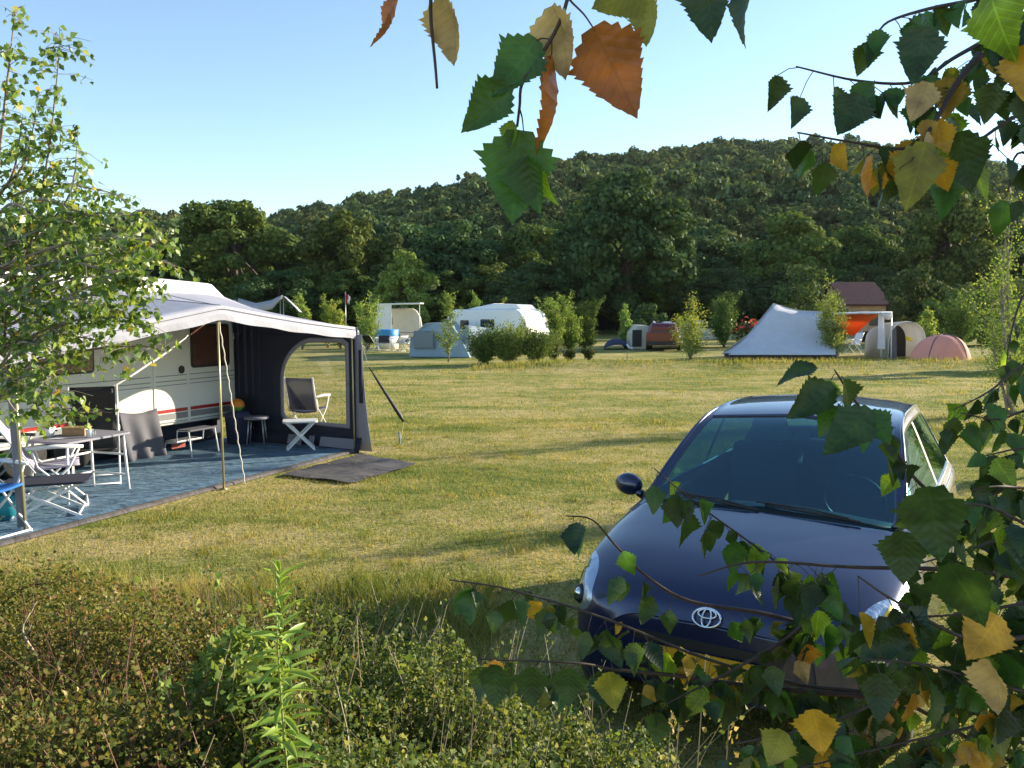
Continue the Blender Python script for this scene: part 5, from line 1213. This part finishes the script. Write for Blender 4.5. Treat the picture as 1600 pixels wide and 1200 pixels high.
shrub('heath_shrub', 'bright yellow green low shrub between the tall weed and the grey green shrub',
      [(-1.02, 3.05, .86, .30), (-.85, 2.8, .80, .24)], M['leaf_light'], 5200, .03, M['tantwig'], 40)
# tall weed
def weed(name, label, px, pyt, pyb, y, nl, ll, mt):
    top = P(px, pyt, y); x = top[0]; z0 = float(H(x, y)); r = thing(name, label, 'plant', (x, y, z0)); h = top[2] - z0; mb = MB()
    stem = [np.array([.012 * sin(t * 5), .01 * cos(t * 4), h * t]) for t in np.linspace(0, 1, 12)]; mb.tube(stem, list(np.linspace(.006, .002, 12)), 6); mb.build('stem', mt, r)
    Pp = []; D_ = []; S_ = []
    for i in range(nl):
        t = .25 + .75 * (i / nl) ** .9; a = i * 2.4 + rng.normal() * .25; base = np.array([0, 0, h * t]); up = .35 + 1.3 * max(0, t - .8) * 4 + rng.normal() * .18
        Pp.append(base); D_.append([cos(a), sin(a), up]); S_.append(ll * (1.0 if t < .85 else .6 + .3 * (1 - t)) * rng.uniform(.75, 1.15))
    lt = []; Fq = []
    for i in range(9):
        t = i / 8; w_ = .105 * sin(pi * min(1, t * .93 + .06)) ** .8
        for s in (-1, 0, 1): lt.append((s * w_, t, .06 * abs(s) - .38 * t * t))
    for i in range(8): Fq += [(i * 3, i * 3 + 1, i * 3 + 4, i * 3 + 3), (i * 3 + 1, i * 3 + 2, i * 3 + 5, i * 3 + 4)]
    D_ = np.array(D_, dtype=float); V, Fc = scatter(lt, Fq, np.array(Pp), frames_dir(D_, np.tile([0, 0, 1.], (nl, 1)) + rng.normal(size=(nl, 3)) * .3), S_)
    link('leaves', mesh_np('leaves', V, Fc, [M['weedleaf']], smooth=True), r); return r
M['weedleaf'] = leafmat('weed_leaf', [(0, (.20, .33, .05)), (1, (.32, .44, .08))], .35, .45, .5)
M['weedstem'] = mat('weed_stem', (.25, .28, .07), .5)
weed('tall_weed', 'tall bright green weed with narrow leaves rising from the shrub at the bottom left', 438, 888, 1200, 2.35, 105, .105, M['weedstem'])
for px, pyt, y, lab in [(1052, 1015, 2.3, 'thin pale grass stalk just left of the number plate'), (1085, 1030, 2.25, 'pale grass stalk under the yellow number plate'), (1038, 1050, 2.4, 'short thin stalk beside the shrub edge in front of the car'), (1128, 1060, 2.2, 'rightmost of the pale stalks below the car nose')]:
    top = P(px, pyt, y); z0 = float(H(top[0], y)); r = thing('grass_stalk', lab, 'grass', (top[0], y, z0)); h = top[2] - z0; mb = MB()
    pts = [np.array([.03 * t * t, 0, h * t]) for t in np.linspace(0, 1, 8)]; mb.tube(pts, list(np.linspace(.0028, .0012, 8)), 5); mb.build('stem', M['tantwig'], r)
    k = 26; q = np.array([.03, 0, h]) - np.array([0, 0, 1]) * rng.random((k, 1)) * .22 + rng.normal(size=(k, 3)) * .009; V, Fc = scatter(*LEAF4, q, frames_dir(rng.normal(size=(k, 3)) * .5 + [0, 0, 1], rng.normal(size=(k, 3))), np.full(k, .018)); link('seed_head', mesh_np('seed_head', V, Fc, [M['strawgrass']]), r)
# long twigs arching over the shrub
for k, (pts, lab) in enumerate([([(-10, 955, 4.2), (40, 918, 4.2), (110, 908, 4.25), (150, 912, 4.3)], 'dark bare branch lying over the shrub at the left edge'), ([(60, 1030, 3.3), (35, 985, 3.3), (52, 950, 3.35)], 'pale dry stalk leaning at the left edge of the shrub'), ([(240, 1200, 2.6), (330, 1130, 2.7), (400, 1110, 2.8)], 'reddish twig crossing left of the tall weed')]):
    pp_ = [P(*q) for q in pts]; r = thing('dry_branch', lab, 'branch', pp_[0]); mb = MB(); mb.tube(catmull(pp_, 4), [.007 - .0045 * i / (4 * (len(pts) - 1)) for i in range(4 * (len(pts) - 1) + 1)], 6); mb.build('stem', M['twig'] if k == 0 else (M['tantwig'] if k == 1 else M['redtwig']), r, True)
    e_ = catmull(pp_, 4)
    for i in (3, 5, 7):
        mb = MB(); mb.tube([e_[i], e_[i] + np.array([.03, 0, .05])], .002, 4); mb.build('side_twig', M['tantwig'], r, True)

# ================================================================== BIRCH ON THE LEFT
M['birchL'] = leafmat('birch_leaves_left', [(0, (.055, .11, .022)), (.45, (.10, .18, .035)), (.85, (.20, .29, .065)), (.98, (.36, .42, .12)), (.99, (.55, .38, .03)), (1, (.6, .36, .03))], .36, .38, .6, nz=0, tcol=1.7)
bl_ = thing('birch_tree', 'young birch at the left edge with small sunlit leaves, two thin spires against the sky', 'tree', (-3.15, 4.9, 0))
root_ = np.array([-3.15, 4.9, 0.]); mb = MB(); tr = [root_, root_ + [-.05, 0, 1.2], root_ + [0, .05, 2.2], P(-6, 250, 4.8), P(10, 130, 4.7), P(23, 22, 4.6)]
trc = catmull(tr, 5); mb.tube(trc, [.0025 + .04 * (1 - i / (len(trc) - 1)) ** 2.4 for i in range(len(trc))], 7)
boughs = [([(-40, 520, 4.9), (40, 400, 4.8), (72, 260, 4.7), (86, 150, 4.6), (95, 55, 4.55)], 2.8), ([(-8, 300, 4.8), (8, 160, 4.7), (23, 22, 4.6)], 2.8), ([(-20, 380, 4.8), (60, 360, 4.7), (110, 300, 4.6), (122, 205, 4.6)], 2.6), ([(0, 300, 4.8), (40, 250, 4.7), (60, 150, 4.6)], 2.6), ([(-20, 330, 4.8), (20, 270, 4.7), (35, 180, 4.6)], 2.6)]
for px, py in [(185, 300), (150, 335), (232, 338), (262, 378), (270, 408), (240, 440), (215, 470), (262, 545), (225, 500), (165, 532), (120, 560), (95, 610), (70, 640), (120, 645), (30, 640), (190, 400), (140, 380), (150, 450), (200, 360), (90, 480), (60, 540), (20, 600), (110, 420), (0, 500), (50, 330), (100, 345), (40, 440), (180, 480), (130, 510), (200, 445), (140, 470), (80, 430), (120, 350), (225, 395), (170, 500), (20, 520), (50, 470), (100, 520), (30, 380), (85, 585), (10, 460), (70, 400), (160, 420), (210, 430)]:
    dd = rng.uniform(4.2, 5.0); sx_ = rng.uniform(-60, 10); sy_ = min(620, max(250, py + rng.uniform(10, 110)))
    boughs.append(([(sx_, sy_, 4.85), ((sx_ + px) / 2, (sy_ + py) / 2 - 28, (dd + 4.85) / 2), (px * .85 + sx_ * .15, py - 4, dd), (px, py + 6, dd)], 1.4))
Pp = []; D_ = []
for pts, dn in boughs:
    c_ = catmull([P(*q) for q in pts], 6); mb.tube(c_, list(np.linspace(.010, .0018, len(c_))), 5, False)
    L = np.linalg.norm(np.diff(c_, axis=0), axis=1).sum(); nt_ = int(L / .055 * dn)
    for t in range(nt_):
        f_ = rng.uniform(.12, 1) * (len(c_) - 1); i_ = min(int(f_), len(c_) - 2); p_ = c_[i_] + (c_[i_ + 1] - c_[i_]) * (f_ - i_)
        tl = rng.uniform(.04, .20) * (.6 if dn < 1 else 1.); d_ = rng.normal(size=3) * [1, 1, .5] + [.2, 0, .1]; d_ /= np.linalg.norm(d_); e_ = p_ + d_ * tl + [0, 0, -.3 * tl]
        mb.tube([p_, (p_ + e_) / 2 + [0, 0, .015], e_], [.0022, .0016, .001], 3, False)
        for q in range(int(2 + tl / .04)):
            s_ = rng.uniform(.2, 1.05); Pp.append(p_ + (e_ - p_) * s_ + rng.normal(size=3) * .012); D_.append(rng.normal(size=3) * [.6, .6, .4] + [0, 0, -.7])
Pp = np.array(Pp); D_ = np.array(D_); V, Fc = scatter(*LEAF4, Pp - root_, frames_dir(D_, rng.normal(size=D_.shape) + [0, -.6, .1]), .042 * rng.uniform(.65, 1.25, len(Pp)))
print('left birch leaves', len(Pp))
link('foliage', mesh_np('foliage', V, Fc, [M['birchL']]), bl_); mb.build('trunk', M['birchbark'], bl_, True)

# ================================================================== NEAR BIRCH BRANCHES
def nearleaf(name, cols, trans, tcol, veinc=1.5, spots=0):
    m = leafmat(name, cols, trans, .42, .5, nz=38, tcol=tcol); t = m.node_tree; b = t.nodes['Principled BSDF']
    uv = t.nodes.new('ShaderNodeUVMap'); sp = t.nodes.new('ShaderNodeSeparateXYZ'); t.links.new(uv.outputs[0], sp.inputs[0])
    def mth(op, a, b_=None, c=None):
        n = t.nodes.new('ShaderNodeMath'); n.operation = op
        for i, v in enumerate((a, b_, c)):
            if v is None: continue
            if isinstance(v, (int, float)): n.inputs[i].default_value = v
            else: t.links.new(v, n.inputs[i])
        return n.outputs[0]
    ax = mth('ABSOLUTE', sp.outputs[0]); s = mth('SUBTRACT', mth('MULTIPLY', sp.outputs[1], 8.), mth('MULTIPLY', ax, 6.5)); f = mth('ABSOLUTE', mth('SUBTRACT', mth('FRACT', s), .5))
    v1 = mth('LESS_THAN', f, .05); v2 = mth('LESS_THAN', ax, .014); v = mth('MAXIMUM', v1, v2)
    bp = t.nodes.new('ShaderNodeBump'); bp.inputs['Strength'].default_value = .22; bp.inputs['Distance'].default_value = .002
    t.links.new(mth('MULTIPLY', f, 1.), bp.inputs['Height']); t.links.new(bp.outputs[0], b.inputs['Normal'])
    src = b.inputs['Base Color'].links[0].from_socket; sc = t.nodes.new('ShaderNodeVectorMath'); sc.operation = 'SCALE'; t.links.new(src, sc.inputs[0]); t.links.new(mth('MULTIPLY_ADD', v, veinc - 1, 1.), sc.inputs['Scale'])
    out = sc.outputs[0]; 
    for l in list(src.links):
        if l.to_node != sc: to = l.to_socket; t.links.new(out, to)
    return m
M['ngreen'] = nearleaf('near_green_leaf', [(0, (.014, .036, .010)), (.6, (.028, .062, .014)), (1, (.055, .10, .02))], .35, 1.7, 1.25)
M['nyellow'] = nearleaf('near_yellow_leaf', [(0, (.30, .21, .02)), (.5, (.50, .30, .03)), (1, (.55, .24, .03))], .45, 1.2, 1.15)
M['nolive'] = nearleaf('near_olive_leaf', [(0, (.14, .16, .02)), (1, (.24, .22, .03))], .45, 1.5, 1.25)
M['nbrown'] = nearleaf('near_brown_leaf', [(0, (.28, .085, .018)), (1, (.36, .12, .025))], .42, 1.5, .85)
M['nlit'] = nearleaf('near_lit_green_leaf', [(0, (.035, .10, .018)), (1, (.05, .13, .022))], .4, 1.7, 1.2)  # lighter copy of the near green, light on the leaf put into its colour
M['ntan'] = nearleaf('near_tan_leaf', [(0, (.45, .32, .14)), (1, (.5, .34, .16))], .4, 1.2, .85)
M['nlime'] = nearleaf('near_lime_leaf', [(0, (.12, .22, .02)), (1, (.2, .3, .03))], .5, 1.6)
TPL = [leaf_hi(k, 24, f_, c_, .085, .385, tw_) for k, (f_, c_, tw_) in enumerate([(.12, .18, .1), (.35, .35, .7), (.1, -.3, -.5), (.5, .15, .4), (.25, .5, -.9)])]
def place_leaf(name, bx_, by_, tx_, ty_, dep, roll, mt, parent, wide=1., tpl=None, dz=0.):
    a_ = P(bx_, by_, dep); b_ = P(tx_, ty_, dep + dz); d_ = b_ - a_; L = np.linalg.norm(d_); d_ /= L
    view = a_ - np.array([0, 0, HC]); view /= np.linalg.norm(view); n_ = -(view - d_ * np.dot(view, d_)); n_ /= np.linalg.norm(n_); x_ = np.cross(d_, n_)
    c_, s_ = cos(radians(roll)), sin(radians(roll)); nn = n_ * c_ + x_ * s_; xx = np.cross(d_, nn)
    R = np.stack([xx, d_, nn], -1)[None]; Tv, Tf = TPL[tpl if tpl is not None else random.randrange(5)]
    Tv = [(x * wide, y, z) for x, y, z in Tv]
    me = uvleaf(name, Tv, Tf, (a_ - ORIG[ROOTN])[None], R, [L], [mt]); return link(name, me, parent)
hb = thing('birch_branch', 'hanging birch twig with brown curled and green leaves at the top centre', 'branch', P(900, -150, .64)); ROOTN = hb.name
mb = MB()
for pts, r0 in (([(905, -160), (890, -20), (872, 40), (842, 92), (816, 130), (812, 165), (808, 198)], .0017), ([(886, -8), (893, 3), (912, 22), (926, 42)], .0009), ([(838, 64), (848, 60), (862, 62)], .0007), ([(862, 62), (862, 82), (860, 112)], .0007), ([(814, 128), (806, 132), (797, 134)], .0007), ([(812, 170), (816, 185), (818, 205)], .0007)):
    c_ = catmull([P(a, b, .62) for a, b in pts], 4); mb.tube(c_, list(np.linspace(r0, r0 * .6, len(c_))), 6)
mb.build('twig', M['twig'], hb, True)
tw2 = [([(674, -60), (673, 20), (676, 60), (680, 100), (683, 138)], .0012)]
for nm, bx_, by_, tx_, ty_, roll, mt, wd, tp, lab in [
    ('leaf', 926, 42, 996, 186, 8, 'nbrown', 1.05, 0, 'large orange brown leaf'), ('leaf', 838, 60, 768, 152, 20, 'nlit', 1.05, 0, None), ('leaf', 797, 133, 720, 208, 25, 'nlit', .95, 1, None),
    ('leaf', 812, 203, 800, 352, 0, 'nlit', 1.12, 0, 'largest green leaf'), ('leaf', 800, 188, 796, 236, 50, 'nlime', 1.0, 1, 'small lime green leaf'), ('leaf', 838, 262, 874, 322, 35, 'nlime', .8, 2, None), ('leaf', 822, 245, 845, 335, 30, 'nlit', 1.0, 3, None),
    ('leaf', 864, 8, 884, 126, 48, 'ntan', 1.0, 1, 'tan curled leaf'), ('leaf', 862, 86, 838, 242, 66, 'nbrown', .7, 4, 'narrow curled brown leaf'), ('leaf', 1008, -22, 924, 14, 30, 'nolive', 1.5, 0, 'yellow green leaf at the top')]:
    o = place_leaf(nm, bx_, by_, tx_, ty_, .62, roll, M[mt], hb, wd, tp)
    if lab: o['label'] = lab
hb2 = thing('birch_branch', 'bare thin twig with curled brown and tan leaves hanging at the top, left of centre', 'branch', P(674, -80, .66)); ROOTN = hb2.name
mb = MB(); c_ = catmull([P(a, b, .66) for a, b in tw2[0][0]], 4); mb.tube(c_, list(np.linspace(.0016, .0011, len(c_))), 6); mb.tube([P(674, -60, .66), P(625, -40, .66), P(622, -5, .66)], .0008, 5); mb.tube([P(674, -60, .66), P(692, -40, .66), P(694, -8, .66)], .0008, 5); mb.build('twig', M['twig'], hb2, True)
place_leaf('leaf', 622, -10, 578, 74, .66, 58, M['nbrown'], hb2, .9, 4); place_leaf('leaf', 692, -12, 710, 104, .66, 58, M['ntan'], hb2, .85, 1)
hb3 = thing('birch_branch', 'green leaf tips hanging from above the top edge, right of centre', 'branch', P(1100, -140, .7)); ROOTN = hb3.name
mb = MB(); mb.tube([P(1000, -110, .7), P(1100, -100, .7), P(1200, -120, .7)], .0018, 6)
for a, b in ((1100, -45), (1172, -30), (1012, -8)): mb.tube([P(a, -108, .7), P(a, b, .7)], .0008, 5)
mb.build('twig', M['twig'], hb3, True)
place_leaf('leaf', 1100, -46, 1112, 68, .7, 25, M['ngreen'], hb3, 1.1, 0); place_leaf('leaf', 1172, -32, 1165, 76, .7, 52, M['ngreen'], hb3, 1.0, 2); place_leaf('leaf', 1012, -10, 1010, 74, .7, 55, M['nolive'], hb3, 1.1, 1)

nb_ = thing('birch_tree', 'near birch whose branches with green and yellow leaves hang before the dark blue car', 'tree', (2.25, 1.75, float(H(2.25, 1.75)))); ROOTN = nb_.name
o0 = np.array(ORIG[nb_.name]); mb = MB(); trk = [o0, o0 + [.03, 0, .8], o0 + [-.02, .03, 1.7], o0 + [.05, 0, 2.6], o0 + [0, .1, 3.6]]; tc_ = catmull(trk, 4); mb.tube(tc_, list(np.linspace(.07, .02, len(tc_))), 10); mb.build('trunk', M['birchbark'], nb_, True)
TW = [  # points (px, py), depth at start, depth at end, leaves per 100 px, yellow share
    ([(1700, -30), (1600, 22), (1540, 62), (1488, 92), (1430, 128), (1340, 126), (1244, 104)], 1.15, 1.0, 4.2, .05), ([(1700, -60), (1560, -15), (1520, 0), (1450, 14), (1388, 34), (1368, 60)], 1.2, 1.0, 4, .05),
    ([(1700, 10), (1600, 60), (1530, 90), (1490, 140), (1450, 205), (1410, 232), (1330, 222), (1246, 207)], 1.1, .95, 4.2, .15), ([(1530, 85), (1492, 135), (1470, 175), (1440, 225), (1425, 250)], 1.0, .9, 5, .35),
    ([(1720, 120), (1640, 160), (1590, 180), (1530, 220), (1500, 250)], 1.15, 1.0, 6, .1), ([(1700, 0), (1620, 10), (1580, 60), (1560, 120)], 1.0, .9, 8, .1), ([(1720, 250), (1640, 250), (1590, 240), (1575, 300)], 1.2, 1.1, 4, .1),
    ([(1760, 1010), (1620, 905), (1520, 822), (1440, 758), (1395, 700), (1335, 625), (1304, 578)], 1.35, 1.0, 3.2, .0), ([(1800, 1260), (1640, 1180), (1560, 1140), (1480, 1078), (1400, 1008), (1300, 944), (1200, 868), (1090, 788), (1022, 732)], 1.3, 1.15, 4.2, .04),
    ([(1480, 1078), (1330, 1000), (1200, 960), (1080, 940), (1010, 900), (960, 850), (925, 812), (884, 806)], 1.3, 1.2, 3.6, .05), ([(1800, 1290), (1560, 1180), (1400, 1092), (1250, 1070), (1100, 1028), (950, 968), (800, 922), (702, 906)], 1.3, 1.15, 4.2, .16),
    ([(1400, 1092), (1200, 1075), (1060, 1056), (960, 1046), (900, 1036), (745, 1030)], 1.25, 1.1, 3.6, .22), ([(1760, 650), (1620, 640), (1560, 655), (1500, 645)], 1.5, 1.3, 4, .02), ([(1760, 790), (1620, 766), (1560, 760), (1520, 765)], 1.2, 1.0, 4.5, .0),
    ([(1620, 905), (1480, 890), (1330, 886), (1180, 878), (1090, 900)], 1.2, 1.1, 4.2, .06), ([(1800, 1060), (1640, 1010), (1500, 1040), (1300, 1128), (1150, 1162)], 1.15, 1.0, 5.5, .3), ([(1800, 1200), (1640, 1122), (1450, 1152), (1250, 1200)], 1.1, 1.0, 6, .35),
    ([(1780, 520), (1620, 560), (1545, 612), (1490, 640)], 1.5, 1.35, 6, .02), ([(1780, 720), (1680, 700), (1600, 700), (1540, 712)], 1.35, 1.2, 5, .02), ([(1780, 840), (1640, 820), (1540, 850), (1440, 880)], 1.15, 1.0, 6, .06), ([(1760, 930), (1620, 940), (1500, 960), (1380, 965)], 1.1, 1.0, 6.5, .18),
    ([(1780, 880), (1660, 850), (1540, 790), (1440, 800)], 1.0, .95, 5, .02), ([(1780, 980), (1640, 990), (1520, 1000), (1400, 940), (1340, 900)], 1.0, .95, 5, .1), ([(1780, 1100), (1600, 1080), (1450, 1040), (1350, 1030)], 1.0, .9, 5, .2),
    ([(1760, 960), (1610, 900), (1560, 820), (1560, 740)], 1.25, 1.2, 6, .02), ([(1780, 1150), (1660, 1100), (1580, 1010), (1520, 930)], 1.1, 1.05, 6, .2), ([(1300, 944), (1210, 1010), (1120, 1060), (1040, 1100)], 1.25, 1.15, 5, .2), ([(1700, 420), (1610, 450), (1580, 520), (1570, 600)], 1.6, 1.5, 5, .0)]
mats_ = [M['ngreen'], M['nyellow'], M['nolive'], M['nlime'], M['ntan'], M['nlit']]
def leaves_on(cp, dn, yel, LP, s_scale=1., px_unit=100 / F):
    seg = np.linalg.norm(np.diff(cp, axis=0), axis=1); L = seg.sum(); dep = cp[:, 1].mean(); n_ = max(3, int(L / (px_unit * dep) * dn))
    cum = np.concatenate([[0], np.cumsum(seg)])
    out = []
    for i in range(n_):
        s = (i + rng.uniform(-.3, .3)) / max(1, n_ - 1) * .98 + .01; s = min(max(s, 0), 1) * L; k = min(int(np.searchsorted(cum, s)) - 1, len(seg) - 1); k = max(k, 0); p_ = cp[k] + (cp[k + 1] - cp[k]) * ((s - cum[k]) / seg[k])
        side = rng.normal(size=3) * [1, .8, .35]; side /= np.linalg.norm(side); pet = rng.uniform(.010, .028); st_ = p_ + side * pet + [0, 0, -pet * .7]
        d_ = side * rng.uniform(.1, .8) + np.array([rng.normal() * .25, rng.normal() * .35, -1.]) ; nn = np.array([rng.normal() * .6, -1, rng.normal() * .35])
        y_ = rng.random(); pz_ = 484 + (HC - st_[2]) / st_[1] * F; yl0 = yel; yel_ = yel * (.25 if 300 < pz_ < 940 else 1.); m_ = 1 if y_ < yel_ else (2 if y_ < yel_ * 1.3 + .02 else (3 if y_ < yel_ * 1.3 + .09 else (4 if y_ > 1 - yel_ * .15 else (5 if rng.random() < (.55 if pz_ < 500 else .18) else 0))))
        bx2 = 800 + st_[0] / st_[1] * F
        if any(math.hypot(bx2 - a, pz_ + 25 - b) < r_ for a, b, r_ in ((1102, 953, 52), (930, 893, 46), (1000, 742, 30), (1392, 876, 34), (1370, 950, 42))): continue
        out.append((p_, st_, d_, nn, .046 * rng.uniform(.55, 1.2) * s_scale, m_))
    return out
tot = 0
for pts, d0, d1, dn, yel in TW:
    npt = len(pts); cp = catmull([P(a, b, d0 + (d1 - d0) * i / (npt - 1)) for i, (a, b) in enumerate(pts)], 5)
    yel *= .5; dn *= 1.9 if np.mean([b for a, b in pts]) > 980 else (1.25 if np.mean([b for a, b in pts]) > 700 else 1.)
    br = MB(); th_ = list(np.linspace(.0042 if npt > 4 else .003, .0009, len(cp))); br.tube(cp, th_, 6)
    if pts[0][0] > 1650:                                    # limb back to the trunk
        a_ = cp[0]; zt2_ = a_[2] * .55 + .45 * 1.7; b_ = np.array([o0[0], o0[1], min(max(a_[2] + (.25 if a_[2] > 1.6 else -.35), .9), 3.3)]); br.tube(catmull([b_, (a_ + b_) / 2 + [0, 0, .12], a_], 4), list(np.linspace(.012, .0042, 9)), 6)
    lv = leaves_on(cp, dn, yel, None)
    for p_, st_, *_r in lv: br.tube([p_, (p_ + st_) / 2 + [0, 0, .003], st_], .0006, 3, False)
    bo = br.build('branch', M['twig'], nb_, True)
    # leaves of this branch, one mesh, several templates
    Vs = []; Fs = []; mi = []; uvs = []; n0 = 0
    for p_, st_, d_, nn, s_, m_ in lv:
        Tv, Tf = TPL[random.randrange(5)]; R = frames_dir(np.array([d_]), np.array([nn])); V, Fc = scatter(Tv, Tf, (st_ - o0)[None], R, [s_]); Vs.append(V); Fs.append(Fc + n0); n0 += len(V); mi.append(np.full(len(Fc), m_)); uvs.append(np.array(Tv, dtype=np.float32)[:, :2][np.array(Tf).ravel()])
    tot += len(lv)
    me = mesh_np('leaves', np.concatenate(Vs), np.concatenate(Fs), mats_, np.concatenate(mi), True); uv = me.uv_layers.new(name='UVMap'); uv.data.foreach_set('uv', np.concatenate(uvs).ravel())
    link('leaves', me, bo)
print('near leaves', tot)
ex = MB(); ex.tube([P(1440, 225, .9), P(1442, 232, .9)], .0006, 4)
for bx_, by_, tx_, ty_, dep, roll, mt, wd, tp in [(1450, 128, 1422, 192, .95, 10, 'ntan', 1.1, 0), (1462, 186, 1472, 262, .95, 20, 'nyellow', 1.0, 0), (1446, 222, 1414, 332, .9, 5, 'nolive', .95, 0), (1500, 205, 1518, 302, .95, 12, 'ngreen', 1.1, 0), (1548, -10, 1590, 100, .85, 15, 'nlime', 1.1, 2), (1600, 70, 1606, 165, .85, 30, 'nyellow', 1.0, 1),
    (1345, 148, 1308, 212, 1.0, 5, 'ngreen', 1.3, 0), (1445, 42, 1425, 134, .95, 12, 'ngreen', 1.1, 0), (1362, 640, 1284, 712, .85, 15, 'ngreen', .95, 0), (1305, 604, 1228, 655, .9, 25, 'ngreen', .9, 1), (1275, 572, 1212, 605, .9, 40, 'ngreen', .9, 2), (1450, 760, 1470, 880, .8, 5, 'ngreen', 1.15, 0), (1560, 962, 1510, 1032, .8, 10, 'nyellow', 1.3, 0), (1545, 1030, 1560, 1118, .8, 50, 'ntan', 1.0, 1),
    (1270, 1108, 1285, 1182, .85, 10, 'nyellow', 1.2, 0), (1225, 1142, 1200, 1198, .85, 10, 'nolive', 1.3, 0), (775, 1038, 772, 1108, .98, 20, 'ngreen', 1.1, 0), (830, 1042, 832, 1108, .98, 5, 'ngreen', 1.1, 0), (888, 1044, 888, 1106, .98, 5, 'ngreen', 1.2, 0), (950, 1050, 962, 1112, .98, 10, 'nolive', 1.1, 0), (1410, 830, 1412, 915, .85, 5, 'ngreen', 1.2, 0), (1480, 880, 1540, 980, .75, 25, 'ngreen', 1.1, 0)]:
    place_leaf('leaf', bx_, by_, tx_, ty_, dep, roll, M[mt], nb_, wd, tp)
# unseen rest of the crown right of the view, made dense to shade near leaves
Pp, R, S, cs = crown(110, .92, 1.5, 1.95, .33, 190, .055, shell=.2)
V, Fc = scatter(*LEAF4, Pp * [1, 1, 1] + [.55, -.05, .15], R, S); link('crown', mesh_np('crown', V, Fc, [M['birchL']]), nb_)

# ================================================================== AIR
hz_m = bpy.data.materials.new('haze_air'); hz_m.use_nodes = True; t = hz_m.node_tree; t.nodes.clear()
o_ = t.nodes.new('ShaderNodeOutputMaterial'); v_ = t.nodes.new('ShaderNodeVolumePrincipled'); v_.inputs['Density'].default_value = .00006
v_.inputs['Color'].default_value = (.86, .93, 1, 1); v_.inputs['Anisotropy'].default_value = .2; t.links.new(v_.outputs[0], o_.inputs['Volume'])
mb = MB(); mb.box((0, 1250, 70), (5400, 2720, 150)); tag(mb.build('haze', hz_m), 'thin pale air in front of the wooded hill', 'haze', kind='stuff')
